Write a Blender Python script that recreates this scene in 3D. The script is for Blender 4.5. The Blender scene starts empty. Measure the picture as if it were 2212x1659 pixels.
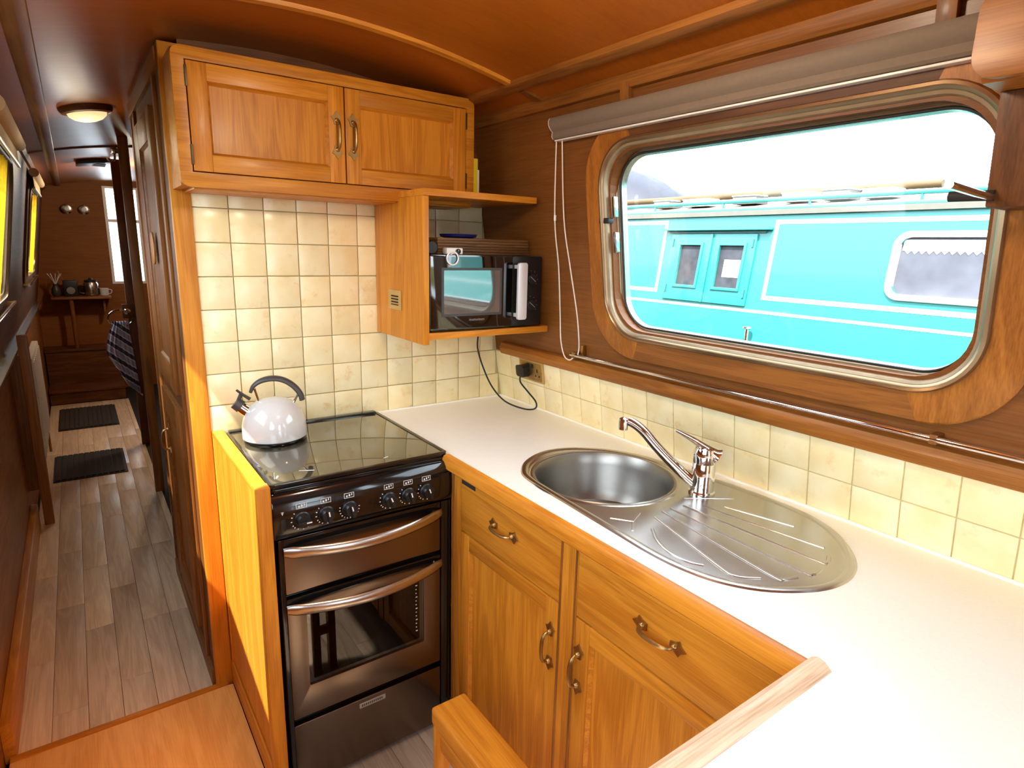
import bpy, bmesh, math, random
from mathutils import Vector, Matrix
from mathutils.geometry import tessellate_polygon
random.seed(7)
sc = bpy.context.scene
COL = sc.collection

# ------------------------------------------------------------------ camera
cam_d = bpy.data.cameras.new('camera'); cam = bpy.data.objects.new('camera', cam_d); COL.objects.link(cam)
YAW, PITCH, ROLL = math.radians(35.746), math.radians(12.6235), math.radians(1.4794)
fwd = Vector((math.sin(YAW)*math.cos(PITCH), math.cos(YAW)*math.cos(PITCH), -math.sin(PITCH)))
rgt = Vector((math.cos(YAW), -math.sin(YAW), 0)); up = rgt.cross(fwd)
r2 = math.cos(ROLL)*rgt + math.sin(ROLL)*up; u2 = -math.sin(ROLL)*rgt + math.cos(ROLL)*up
M = Matrix((r2, u2, -fwd)).transposed().to_4x4(); M.translation = (-1.3949, -2.0315, 1.5046)
cam.matrix_world = M
cam_d.sensor_fit = 'HORIZONTAL'; cam_d.sensor_width = 36.0; cam_d.lens = 36.0*1304.77/2212; cam_d.clip_start = 0.02; cam_d.clip_end = 300
sc.camera = cam
# ------------------------------------------------------------------ light and exposure
SUN_DIR = Vector((0.50, 0.20, -0.84)).normalized()
SUN_E, SKY_E, LAMP_E, EXPO = 6.0, 2.8, 5.5, 1.62
w = bpy.data.worlds.new('World'); sc.world = w; w.use_nodes = True
bg = w.node_tree.nodes['Background']; bg.inputs[0].default_value = (0.78, 0.90, 1.0, 1); bg.inputs[1].default_value = SKY_E
sd = bpy.data.lights.new('sun', 'SUN'); sun = bpy.data.objects.new('sun', sd); COL.objects.link(sun)
sun.rotation_euler = SUN_DIR.to_track_quat('-Z', 'Y').to_euler(); sun.location = (-8, -4, 12)
sd.energy = SUN_E; sd.angle = math.radians(0.8); sd.color = (1.0, 0.90, 0.72)
sc.view_settings.view_transform = 'Standard'; sc.view_settings.look = 'None'
sc.view_settings.exposure = EXPO; sc.view_settings.gamma = 1.0; sc.view_settings.use_curve_mapping = False
sc.cycles.use_denoising = True
sc.cycles.use_adaptive_sampling = True; sc.cycles.adaptive_threshold = 0.025
sc.cycles.max_bounces = 9; sc.cycles.diffuse_bounces = 5; sc.cycles.glossy_bounces = 5; sc.cycles.transmission_bounces = 6
sc.cycles.transparent_max_bounces = 8; sc.cycles.sample_clamp_indirect = 8.0
sc.cycles.caustics_reflective = False; sc.cycles.caustics_refractive = False

# ------------------------------------------------------------------ materials
def srgb(r, g, b):
    f = lambda c: (c/255/12.92) if c/255 <= 0.04045 else ((c/255+0.055)/1.055)**2.4
    return (f(r), f(g), f(b), 1)
MATS = {}
def newmat(name):
    m = bpy.data.materials.new(name); m.use_nodes = True; MATS[name] = m
    return m, m.node_tree.nodes, m.node_tree.links, m.node_tree.nodes['Principled BSDF']
def plain(name, col, rough=0.5, metal=0.0, spec=0.5, coat=0.0, noise=0.0, nscale=20, aniso=0, bump=0.0):
    m, N, Lk, B = newmat(name)
    B.inputs['Base Color'].default_value = col; B.inputs['Roughness'].default_value = rough
    B.inputs['Metallic'].default_value = metal; B.inputs['Specular IOR Level'].default_value = spec
    B.inputs['Coat Weight'].default_value = coat; B.inputs['Coat Roughness'].default_value = 0.05
    if aniso: B.inputs['Anisotropic'].default_value = aniso
    tc = N.new('ShaderNodeTexCoord'); nz = N.new('ShaderNodeTexNoise'); nz.inputs['Scale'].default_value = nscale; nz.inputs['Detail'].default_value = 4
    Lk.new(tc.outputs['Object'], nz.inputs['Vector'])
    mx = N.new('ShaderNodeMix'); mx.data_type = 'RGBA'; mx.blend_type = 'MULTIPLY'; mx.inputs[0].default_value = 1.0
    mr = N.new('ShaderNodeMapRange'); mr.inputs['To Min'].default_value = 1-noise; mr.inputs['To Max'].default_value = 1+noise*0.5
    Lk.new(nz.outputs['Fac'], mr.inputs['Value']); mx.inputs[6].default_value = col; Lk.new(mr.outputs[0], mx.inputs[7])
    Lk.new(mx.outputs[2], B.inputs['Base Color'])
    if bump:
        b = N.new('ShaderNodeBump'); b.inputs['Strength'].default_value = bump; b.inputs['Distance'].default_value = 0.002
        Lk.new(nz.outputs['Fac'], b.inputs['Height']); Lk.new(b.outputs[0], B.inputs['Normal'])
    return m
def wood(name, light, dark, axis, rough=0.38, fig=1.0, pore=0.5, coat=0.03, rings=True, spec=0.28):
    """oak: grain runs along AXIS; per-object offset so pieces differ"""
    m, N, Lk, B = newmat(name)
    tc = N.new('ShaderNodeTexCoord'); oi = N.new('ShaderNodeObjectInfo')
    off = N.new('ShaderNodeVectorMath'); off.operation = 'SCALE'; off.inputs[0].default_value = (7.3, 3.1, 5.7)
    Lk.new(oi.outputs['Random'], off.inputs['Scale'])
    add = N.new('ShaderNodeVectorMath'); add.operation = 'ADD'
    Lk.new(tc.outputs['Object'], add.inputs[0]); Lk.new(off.outputs[0], add.inputs[1])
    def mp(along, across):
        n = N.new('ShaderNodeMapping'); s = [across]*3; s['xyz'.index(axis)] = along; n.inputs['Scale'].default_value = s
        Lk.new(add.outputs[0], n.inputs['Vector']); return n
    n1 = N.new('ShaderNodeTexNoise'); n1.inputs['Scale'].default_value = 1.0; n1.inputs['Detail'].default_value = 5; n1.inputs['Distortion'].default_value = 0.7
    Lk.new(mp(1.3, 16*fig).outputs[0], n1.inputs['Vector'])
    n2 = N.new('ShaderNodeTexNoise'); n2.inputs['Scale'].default_value = 1.0; n2.inputs['Detail'].default_value = 3
    Lk.new(mp(9, 330).outputs[0], n2.inputs['Vector'])
    n3 = N.new('ShaderNodeTexNoise'); n3.inputs['Scale'].default_value = 1.0; n3.inputs['Detail'].default_value = 2
    Lk.new(mp(1.5, 4).outputs[0], n3.inputs['Vector'])
    wv = N.new('ShaderNodeMath'); wv.operation = 'SINE'
    ml = N.new('ShaderNodeMath'); ml.operation = 'MULTIPLY'; ml.inputs[1].default_value = 34.0
    Lk.new(n1.outputs['Fac'], ml.inputs[0]); Lk.new(ml.outputs[0], wv.inputs[0])
    a1 = N.new('ShaderNodeMath'); a1.operation = 'MULTIPLY_ADD'; a1.inputs[1].default_value = 0.10 if rings else 0.03; a1.inputs[2].default_value = 0.22
    Lk.new(wv.outputs[0], a1.inputs[0])
    a2 = N.new('ShaderNodeMath'); a2.operation = 'MULTIPLY_ADD'; a2.inputs[1].default_value = pore
    Lk.new(n2.outputs['Fac'], a2.inputs[0]); Lk.new(a1.outputs[0], a2.inputs[2])
    a3 = N.new('ShaderNodeMath'); a3.operation = 'MULTIPLY_ADD'; a3.inputs[1].default_value = 0.35
    Lk.new(n3.outputs['Fac'], a3.inputs[0]); Lk.new(a2.outputs[0], a3.inputs[2])
    cr = N.new('ShaderNodeValToRGB'); cr.color_ramp.elements[0].position = 0.36; cr.color_ramp.elements[1].position = 0.80
    cr.color_ramp.elements[0].color = dark; cr.color_ramp.elements[1].color = light
    Lk.new(a3.outputs[0], cr.inputs[0])
    hv = N.new('ShaderNodeHueSaturation'); mr = N.new('ShaderNodeMapRange'); mr.inputs['To Min'].default_value = 0.88; mr.inputs['To Max'].default_value = 1.1
    Lk.new(oi.outputs['Random'], mr.inputs['Value']); Lk.new(mr.outputs[0], hv.inputs['Value']); Lk.new(cr.outputs[0], hv.inputs['Color'])
    Lk.new(hv.outputs[0], B.inputs['Base Color'])
    B.inputs['Roughness'].default_value = rough; B.inputs['Coat Weight'].default_value = coat; B.inputs['Coat Roughness'].default_value = 0.15
    B.inputs['Specular IOR Level'].default_value = spec
    bp = N.new('ShaderNodeBump'); bp.inputs['Strength'].default_value = 0.12; bp.inputs['Distance'].default_value = 0.001
    Lk.new(n2.outputs['Fac'], bp.inputs['Height']); Lk.new(bp.outputs[0], B.inputs['Normal'])
    return m
for ax in 'xyz':
    wood('oak_'+ax, srgb(216,142,44), srgb(170,96,18), ax, fig=0.8)
    wood('oak_dark_'+ax, srgb(150,94,40), srgb(100,56,20), ax, fig=0.7, rough=0.45, coat=0.06)
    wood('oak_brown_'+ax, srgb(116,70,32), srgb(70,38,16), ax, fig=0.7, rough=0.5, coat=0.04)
    wood('honey_'+ax, srgb(228,150,50), srgb(192,112,28), ax, pore=0.35, fig=0.7)
wood('ceiling_ply', srgb(178,98,24), srgb(138,70,12), 'x', rough=0.40, pore=0.25, coat=0.05, rings=False)
wood('veneer_y', srgb(134,82,36), srgb(92,52,20), 'y', pore=0.5, rings=False)
wood('laminate_y', srgb(240,216,180), srgb(204,176,140), 'y', rough=0.32, coat=0.0, pore=0.45)
wood('laminate_grey', srgb(190,170,150), srgb(150,128,110), 'y', rough=0.35, coat=0.0, pore=0.45)
wood('pale_wood', srgb(226,196,166), srgb(160,116,84), 'x', rough=0.32, pore=0.7)
for ax in 'yz': wood('oak_mid_'+ax, srgb(178,112,44), srgb(126,72,22), ax, fig=0.7)
wood('platform_wood', srgb(250,192,108), srgb(226,156,72), 'y', pore=0.5, fig=0.6)
wood('bulkhead_ply', srgb(150,90,34), srgb(104,58,18), 'x', rough=0.6, coat=0.0, rings=False)
wood('chipboard', srgb(120,84,48), srgb(70,46,26), 'x', rough=0.5)

def tile_mat(name, a, b, stain):
    m, N, Lk, B = newmat(name)
    tc = N.new('ShaderNodeTexCoord'); oi = N.new('ShaderNodeObjectInfo')
    off = N.new('ShaderNodeVectorMath'); off.operation = 'SCALE'; off.inputs[0].default_value = (17.3, 9.1, 25.7)
    Lk.new(oi.outputs['Random'], off.inputs['Scale'])
    add = N.new('ShaderNodeVectorMath'); add.operation = 'ADD'; Lk.new(tc.outputs['Object'], add.inputs[0]); Lk.new(off.outputs[0], add.inputs[1])
    n1 = N.new('ShaderNodeTexNoise'); n1.inputs['Scale'].default_value = 12; n1.inputs['Detail'].default_value = 4; Lk.new(add.outputs[0], n1.inputs['Vector'])
    c1 = N.new('ShaderNodeValToRGB'); c1.color_ramp.elements[0].position = 0.35; c1.color_ramp.elements[1].position = 0.65
    c1.color_ramp.elements[0].color = a; c1.color_ramp.elements[1].color = b; Lk.new(n1.outputs['Fac'], c1.inputs[0])
    n2 = N.new('ShaderNodeTexNoise'); n2.inputs['Scale'].default_value = 17; n2.inputs['Detail'].default_value = 6; n2.inputs['Roughness'].default_value = 0.65
    Lk.new(add.outputs[0], n2.inputs['Vector'])
    c2 = N.new('ShaderNodeValToRGB'); c2.color_ramp.elements[0].position = 0.58; c2.color_ramp.elements[1].position = 0.74
    c2.color_ramp.elements[0].color = (0,0,0,1); c2.color_ramp.elements[1].color = (0.7,0.7,0.7,1); Lk.new(n2.outputs['Fac'], c2.inputs[0])
    mx = N.new('ShaderNodeMix'); mx.data_type = 'RGBA'; Lk.new(c2.outputs[0], mx.inputs[0]); Lk.new(c1.outputs[0], mx.inputs[6]); mx.inputs[7].default_value = stain
    hv = N.new('ShaderNodeHueSaturation'); mr = N.new('ShaderNodeMapRange'); mr.inputs['To Min'].default_value = 0.93; mr.inputs['To Max'].default_value = 1.05
    Lk.new(oi.outputs['Random'], mr.inputs['Value']); Lk.new(mr.outputs[0], hv.inputs['Value']); Lk.new(mx.outputs[2], hv.inputs['Color'])
    Lk.new(hv.outputs[0], B.inputs['Base Color']); B.inputs['Roughness'].default_value = 0.22
    bp = N.new('ShaderNodeBump'); bp.inputs['Strength'].default_value = 0.25; bp.inputs['Distance'].default_value = 0.0015
    n3 = N.new('ShaderNodeTexNoise'); n3.inputs['Scale'].default_value = 9; Lk.new(add.outputs[0], n3.inputs['Vector'])
    Lk.new(n3.outputs['Fac'], bp.inputs['Height']); Lk.new(bp.outputs[0], B.inputs['Normal'])
    return m
tile_mat('tile', srgb(240,221,166), srgb(248,236,192), srgb(230,188,120))
plain('grout', srgb(204,188,138), 0.8, noise=0.15, nscale=60)
plain('sealant', srgb(245,240,225), 0.4)
def worktop_mat():
    m = plain('worktop', srgb(244,242,233), 0.28, noise=0.06, nscale=160)
worktop_mat()
plain('steel', srgb(196,192,186), 0.24, 1.0, noise=0.06, nscale=120)
plain('steel_dull', srgb(150,146,140), 0.34, 1.0, noise=0.08, nscale=60)
plain('steel_oven', srgb(124,112,102), 0.26, 1.0, noise=0.06, nscale=40)
plain('chrome', srgb(225,225,225), 0.06, 1.0)
plain('alu', srgb(205,198,186), 0.26, 1.0, noise=0.2, nscale=30)
plain('bronze_alu', srgb(178,160,132), 0.42, 0.6, noise=0.3, nscale=25)
plain('satin', srgb(236,236,236), 0.38, 0.4)
plain('tan_alu', srgb(158,132,100), 0.3, 0.85, noise=0.25, nscale=18)
plain('brass', srgb(190,150,80), 0.3, 1.0, noise=0.3, nscale=80)
plain('brass_dull', srgb(182,150,96), 0.36, 1.0, noise=0.4, nscale=60)
plain('hinge_dark', srgb(84,66,42), 0.45, 0.6)
plain('brass_plate', srgb(196,164,98), 0.4, 0.35, noise=0.2, nscale=40)
plain('black_gloss', srgb(14,14,15), 0.12, coat=0.3)
plain('black_glass', srgb(8,8,9), 0.03, spec=0.9, coat=1.0)
plain('lid_glass', srgb(112,106,88), 0.03, metal=0.75, coat=0.3)
plain('black_plastic', srgb(22,22,23), 0.38, noise=0.1)
plain('mw_glass', srgb(150,154,156), 0.05, metal=0.75, coat=0.6)
plain('black_matt', srgb(12,12,12), 0.6)
plain('dark_void', srgb(20,12,8), 0.8)
plain('charcoal', srgb(62,58,56), 0.42, noise=0.1)
plain('enamel', srgb(208,206,203), 0.1, coat=0.5)
plain('white_paint', srgb(236,236,232), 0.4, noise=0.04)
plain('white_plastic', srgb(240,240,238), 0.3)
plain('print_white', srgb(225,225,225), 0.5)
plain('print_grey', srgb(150,150,150), 0.5)
plain('fabric_blind', srgb(128,112,98), 0.85, noise=0.12, nscale=90, bump=0.3)
plain('cream_blind', srgb(225,205,165), 0.85, noise=0.1, nscale=90)
plain('cord', srgb(235,225,210), 0.6)
plain('rubber', srgb(35,33,32), 0.7, noise=0.2)
plain('doormat', srgb(58,50,42), 0.95, noise=0.5, nscale=220, bump=0.6)
plain('turquoise', srgb(40,138,136), 0.35, coat=0.2, noise=0.05, nscale=4)
plain('turquoise_dark', srgb(38,104,108), 0.4, noise=0.05, nscale=4)
plain('white_line', srgb(170,190,190), 0.4)
plain('hull_black', srgb(25,26,28), 0.6)
plain('roof_grey', srgb(104,104,98), 0.6, noise=0.15)
plain('tarp', srgb(28,33,50), 0.55, noise=0.3, nscale=12, bump=0.5)
plain('reed', srgb(46,43,32), 0.9, noise=0.2)
plain('bank', srgb(120,116,70), 0.95, noise=0.4, nscale=3)
plain('water', srgb(60,66,52), 0.08, noise=0.1, nscale=2)
plain('pole_paint', srgb(84,66,36), 0.6)
plain('blue_item', srgb(40,36,120), 0.45, noise=0.1)
plain('yellow_book', srgb(226,206,40), 0.5)
plain('paper', srgb(240,236,220), 0.6)
plain('radiator', srgb(226,220,206), 0.35)
plain('lace', srgb(236,236,240), 0.8)
plain('window_grey', srgb(88,92,104), 0.35, spec=0.15, noise=0.5, nscale=9)
plain('door_pane', srgb(66,70,78), 0.35, spec=0.15, noise=0.8, nscale=14)
plain('red_item', srgb(110,24,20), 0.5)
def glass_mat(name, tint=(1,1,1,1), refl=0.08):
    m, N, Lk, B = newmat(name)
    tr = N.new('ShaderNodeBsdfTransparent'); tr.inputs[0].default_value = tint
    gl = N.new('ShaderNodeBsdfGlossy'); gl.inputs['Roughness'].default_value = 0.01
    lw = N.new('ShaderNodeLayerWeight'); lw.inputs['Blend'].default_value = 0.25
    ml = N.new('ShaderNodeMath'); ml.operation = 'MULTIPLY_ADD'; ml.inputs[1].default_value = 0.3; ml.inputs[2].default_value = refl*0.4
    Lk.new(lw.outputs['Fresnel'], ml.inputs[0])
    mx = N.new('ShaderNodeMixShader'); Lk.new(ml.outputs[0], mx.inputs[0]); Lk.new(tr.outputs[0], mx.inputs[1]); Lk.new(gl.outputs[0], mx.inputs[2])
    Lk.new(mx.outputs[0], N['Material Output'].inputs['Surface'])
glass_mat('glass'); glass_mat('smoked_glass', (0.22,0.2,0.18,1), 0.10)
def curtain_mat():
    m, N, Lk, B = newmat('curtain')
    tc = N.new('ShaderNodeTexCoord'); nz = N.new('ShaderNodeTexNoise'); nz.inputs['Scale'].default_value = 60; Lk.new(tc.outputs['Object'], nz.inputs['Vector'])
    cr = N.new('ShaderNodeValToRGB'); cr.color_ramp.elements[0].color = srgb(214,140,20); cr.color_ramp.elements[1].color = srgb(250,205,50); Lk.new(nz.outputs['Fac'], cr.inputs[0])
    d = N.new('ShaderNodeBsdfDiffuse'); t = N.new('ShaderNodeBsdfTranslucent'); Lk.new(cr.outputs[0], d.inputs[0]); Lk.new(cr.outputs[0], t.inputs[0])
    mx = N.new('ShaderNodeMixShader'); mx.inputs[0].default_value = 0.6; Lk.new(d.outputs[0], mx.inputs[1]); Lk.new(t.outputs[0], mx.inputs[2])
    Lk.new(mx.outputs[0], N['Material Output'].inputs['Surface'])
curtain_mat()
def towel_mat():
    m, N, Lk, B = newmat('towel_stripes')
    tc = N.new('ShaderNodeTexCoord'); sp = N.new('ShaderNodeSeparateXYZ'); Lk.new(tc.outputs['Object'], sp.inputs[0])
    ad = N.new('ShaderNodeMath'); ad.operation = 'MULTIPLY_ADD'; ad.inputs[1].default_value = 0.9; Lk.new(sp.outputs['X'], ad.inputs[0]); Lk.new(sp.outputs['Z'], ad.inputs[2])
    ml = N.new('ShaderNodeMath'); ml.operation = 'MULTIPLY'; ml.inputs[1].default_value = 70; Lk.new(ad.outputs[0], ml.inputs[0])
    sn = N.new('ShaderNodeMath'); sn.operation = 'SINE'; Lk.new(ml.outputs[0], sn.inputs[0])
    cr = N.new('ShaderNodeValToRGB'); cr.color_ramp.interpolation = 'CONSTANT'
    cr.color_ramp.elements[0].color = srgb(196,196,216); cr.color_ramp.elements[1].color = srgb(92,90,120); cr.color_ramp.elements[1].position = 0.72
    e = cr.color_ramp.elements.new(0.35); e.color = srgb(246,246,252)
    mr = N.new('ShaderNodeMapRange'); mr.inputs['From Min'].default_value = -1; Lk.new(sn.outputs[0], mr.inputs['Value']); Lk.new(mr.outputs[0], cr.inputs[0])
    Lk.new(cr.outputs[0], B.inputs['Base Color']); B.inputs['Roughness'].default_value = 0.95
towel_mat()
def emit_mat(name, col, e):
    m, N, Lk, B = newmat(name)
    B.inputs['Base Color'].default_value = col; B.inputs['Emission Color'].default_value = col; B.inputs['Emission Strength'].default_value = e
emit_mat('lamp_glass', (1.0,0.74,0.38,1), 0.30)

# ------------------------------------------------------------------ mesh helpers
class MB:
    def __init__(s): s.v = []; s.f = []
    def add(s, vs, fs):
        o = len(s.v); s.v += [tuple(v) for v in vs]; s.f += [tuple(i+o for i in f) for f in fs]; return s
    def box(s, x0, x1, y0, y1, z0, z1, mp=None):
        x0,x1 = sorted((x0,x1)); y0,y1 = sorted((y0,y1)); z0,z1 = sorted((z0,z1))
        vs = [(x,y,z) for z in (z0,z1) for y in (y0,y1) for x in (x0,x1)]
        if mp: vs = [mp(*v) for v in vs]
        return s.add(vs, [(0,2,3,1),(4,5,7,6),(0,1,5,4),(2,6,7,3),(0,4,6,2),(1,3,7,5)])
    def loops(s, L, closed=True, capa=True, capb=True):
        n = len(L[0]); o = len(s.v)
        for l in L: s.v += [tuple(p) for p in l]
        for i in range(len(L)-1):
            for j in range(n if closed else n-1):
                k = (j+1) % n; a = o+i*n
                s.f.append((a+j, a+k, a+n+k, a+n+j))
        if capa: s.f.append(tuple(o+j for j in reversed(range(n))))
        if capb: s.f.append(tuple(o+(len(L)-1)*n+j for j in range(n)))
        return s
    def lathe(s, prof, n=32, c=(0,0,0), axis='z', caps=True):
        L = []
        for r, h in prof:
            l = []
            for i in range(n):
                a = 2*math.pi*i/n; p = (r*math.cos(a), r*math.sin(a), h)
                if axis == 'y': p = (p[0], -p[2], p[1])
                if axis == 'x': p = (p[2], p[0], p[1])
                l.append((p[0]+c[0], p[1]+c[1], p[2]+c[2]))
            L.append(l)
        return s.loops(L, True, caps, caps)
    def tube(s, pts, r, n=10, caps=True):
        pts = [Vector(p) for p in pts]; L = []; prev = None
        for i, p in enumerate(pts):
            t = (pts[min(i+1,len(pts)-1)] - pts[max(i-1,0)]).normalized()
            if prev is None:
                a = Vector((0,0,1)) if abs(t.z) < 0.9 else Vector((1,0,0)); nn = t.cross(a).normalized()
            else:
                nn = (prev - t*prev.dot(t)).normalized()
            prev = nn; b = t.cross(nn); rr_ = r[i] if isinstance(r, list) else r
            ra, rb = rr_ if isinstance(rr_, tuple) else (rr_, rr_)
            L.append([p + nn*ra*math.cos(2*math.pi*k/n) + b*rb*math.sin(2*math.pi*k/n) for k in range(n)])
        return s.loops(L, True, caps, caps)
    def slab(s, outer, holes, mp, d0, d1):
        """2D polygon with holes, between offsets d0 (back) and d1 (front)"""
        polys = [outer]+list(holes); flat = [p for l in polys for p in l]
        tris = tessellate_polygon([[Vector((p[0],p[1],0)) for p in l] for l in polys])
        n = len(flat); o = len(s.v)
        s.v += [tuple(mp(u,v,d1)) for u,v in flat] + [tuple(mp(u,v,d0)) for u,v in flat]
        for t in tris: s.f.append(tuple(o+i for i in t)); s.f.append(tuple(o+n+i for i in reversed(t)))
        b = 0
        for l in polys:
            for i in range(len(l)):
                j = (i+1) % len(l); s.f.append((o+b+i, o+b+j, o+n+b+j, o+n+b+i))
            b += len(l)
        return s
    def mesh(s, name, bevel=0, smooth=False, seg=2):
        me = bpy.data.meshes.new(name); me.from_pydata(s.v, [], s.f)
        bm = bmesh.new(); bm.from_mesh(me)
        bmesh.ops.recalc_face_normals(bm, faces=bm.faces)
        if bevel:
            es = [e for e in bm.edges if len(e.link_faces) == 2 and e.calc_face_angle(0) > 0.6]
            bmesh.ops.bevel(bm, geom=es, offset=bevel, segments=seg, affect='EDGES', profile=0.6, clamp_overlap=True)
        bm.to_mesh(me); bm.free()
        if smooth or bevel:
            for p in me.polygons: p.use_smooth = True
            me.set_sharp_from_angle(angle=math.radians(38))
        return me
WORLD = {}
def link(o, parent=None, Mw=None):
    Mw = Mw or Matrix.Identity(4); COL.objects.link(o)
    if parent is not None: o.parent = parent; o.matrix_basis = WORLD[parent.name].inverted() @ Mw
    else: o.matrix_basis = Mw
    WORLD[o.name] = Mw; return o
def obj(name, mb, mat, parent=None, bevel=0, smooth=False, Mw=None, seg=2, label=None):
    me = mb if isinstance(mb, bpy.types.Mesh) else mb.mesh(name, bevel, smooth, seg)
    if mat and not me.materials: me.materials.append(MATS[mat])
    o = bpy.data.objects.new(name, me); link(o, parent, Mw)
    if label: o['label'] = label
    return o
def tag(o, label, cat, group=None):
    o['label'] = label; o['category'] = cat
    if group: o['group'] = group
    return o
def thing(name, label, cat, loc, group=None):
    o = bpy.data.objects.new(name, None); o.empty_display_size = 0.05; link(o, None, Matrix.Translation(loc)); return tag(o, label, cat, group)
def struct(name, mb, mat, bevel=0, smooth=False, parent=None):
    o = obj(name, mb, mat, parent, bevel, smooth)
    if parent is None: o['kind'] = 'structure'
    return o
def B(*a): return MB().box(*a)
def rr(u0, u1, v0, v1, r, n=8):
    u0,u1 = sorted((u0,u1)); v0,v1 = sorted((v0,v1)); out = []
    for cu, cv, a0 in ((u1-r,v1-r,0),(u0+r,v1-r,90),(u0+r,v0+r,180),(u1-r,v0+r,270)):
        for i in range(n+1):
            a = math.radians(a0+90*i/n); out.append((cu+r*math.cos(a), cv+r*math.sin(a)))
    return out
def frame_sweep(u0, u1, v0, v1, r, prof, mp, n=10, close=True):
    """profile of (inset, offset) swept round a rounded rectangle"""
    u0,u1 = sorted((u0,u1)); v0,v1 = sorted((v0,v1))
    L = [[mp(u,v,d) for u,v in rr(u0+e,u1-e,v0+e,v1-e,max(r-e,0.004),n)] for e,d in prof]
    if close: L.append(L[0])
    return MB().loops(L, True, False, False)
def spline(pts, n=8, closed=False):
    P = [Vector(p) for p in pts]; out = []; m = len(P)
    g = (lambda i: P[i % m]) if closed else (lambda i: P[max(0,min(m-1,i))])
    for i in range(m if closed else m-1):
        a,b,c,d = g(i-1),g(i),g(i+1),g(i+2)
        for k in range(n):
            t = k/n; out.append(0.5*((2*b)+(c-a)*t+(2*a-5*b+4*c-d)*t*t+(3*b-a-3*c+d)*t**3))
    if not closed: out.append(P[-1])
    return out
def rotM(loc, X, Y, Z):
    m = Matrix((Vector(X).normalized(), Vector(Y).normalized(), Vector(Z).normalized())).transposed().to_4x4(); m.translation = loc; return m

LEAN = 0.1506
def xr(z): return LEAN*(1-z)
def xl(z): return -1.70-LEAN*(1-z)
def WR(y, z, d): return (xr(z)-d, y, z)           # right hull lining, d into the room
def WL(y, z, d): return (xl(z)+d, y, z)           # left hull lining
def zc(x): return 2.055-0.2*(x+0.85)**2            # cambered ceiling

Y0, Y1 = -3.3, 5.3
# ================================================================== STRUCTURE
# floor with laminate planks
fl = struct('floor', B(-1.74, 0.02, Y0, Y1, -0.08, -0.006), 'dark_void')
def plank_field(x0, x1, y0, y1, mat, wd, seed):
    rnd = random.Random(seed); x = x0
    while x < x1-0.01:
        xe = min(x+wd, x1); y = y0 - rnd.random()*0.5
        while y < y1:
            ye = y + rnd.choice((0.55, 0.7, 0.85))
            a, b = max(y, y0), min(ye, y1)
            if b-a > 0.02: obj('plank', B(x+0.0006, xe-0.0006, a+0.0006, b-0.0006, -0.006, 0.0), mat, fl, 0.0007)
            y = ye
        x = xe
plank_field(-1.70, -1.10, 0.0, 4.72, 'laminate_y', 0.095, 1)
plank_field(-1.045, -0.50, -1.75, -0.40, 'laminate_grey', 0.095, 2)
plat = struct('trim_1', B(-1.70, -1.10, -2.6, -0.018, -0.006, 0.016), 'platform_wood', 0.003)
nose = struct('trim_2', B(-1.70, -1.115, -0.018, 0.004, -0.006, 0.022), 'oak_x', 0.006)
struct('trim_3', B(-1.70, -0.02, Y0, -2.6, -0.006, 0.016), 'honey_x', 0.003)

# ceiling
xs = [-1.565+i*(1.43/24) for i in range(25)]
L0 = [[(x, Y0, zc(x)) for x in xs] + [(x, Y0, zc(x)+0.05) for x in reversed(xs)], [(x, Y1, zc(x)) for x in xs] + [(x, Y1, zc(x)+0.05) for x in reversed(xs)]]
struct('ceiling', MB().loops(L0), 'ceiling_ply', smooth=True)
tn = [4]
def trim(mb, mat, bevel=0.002, smooth=False):
    o = struct('trim_%d' % tn[0], mb, mat, bevel, smooth); tn[0] += 1; return o
for cx in (-0.255, -1.445):
    s = 1 if cx > -0.85 else -1
    z = zc(cx)
    prof = [(-0.028,0.006),(-0.026,-0.008),(-0.008,-0.015),(0.008,-0.015),(0.026,-0.010),(0.028,0.006)]
    trim(MB().loops([[(cx+a, y, z+b) for a,b in prof] for y in (Y0, Y1-0.01)]), 'oak_dark_y', 0, True)
for yb in (-0.425, 2.45, -2.6, 5.24):
    n = 18; xa, xb = -1.42, -0.28
    L = []
    for i in range(n+1):
        x = xa+(xb-xa)*i/n; L.append([(x, yb-0.016, zc(x)+0.003), (x, yb-0.012, zc(x)-0.009), (x, yb+0.012, zc(x)-0.009), (x, yb+0.016, zc(x)+0.003)])
    trim(MB().loops(L), 'oak_dark_x' if yb > 1 else 'oak_x', 0, False)
    for sa, sb in ((-1.555, -1.47), (-0.23, -0.15)):
        if yb > 1 and sa > -1: continue
        L = []
        for i in range(4):
            x = sa+(sb-sa)*i/3; L.append([(x, yb-0.014, zc(x)+0.003), (x, yb-0.012, zc(x)-0.008), (x, yb+0.012, zc(x)-0.008), (x, yb+0.014, zc(x)+0.003)])
        trim(MB().loops(L), 'oak_dark_x', 0, False)
# cornices where hull lining meets ceiling
for f, s in ((WR, 1), (WL, -1)):
    trim(MB().loops([[f(y, 1.925, 0.0), f(y, 1.928, 0.012), f(y, 1.945, 0.02), f(y, 1.962, 0.018), f(y, 1.966, -0.01)] for y in (Y0, Y1-0.01)]), 'oak_dark_y', 0, True)

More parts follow.
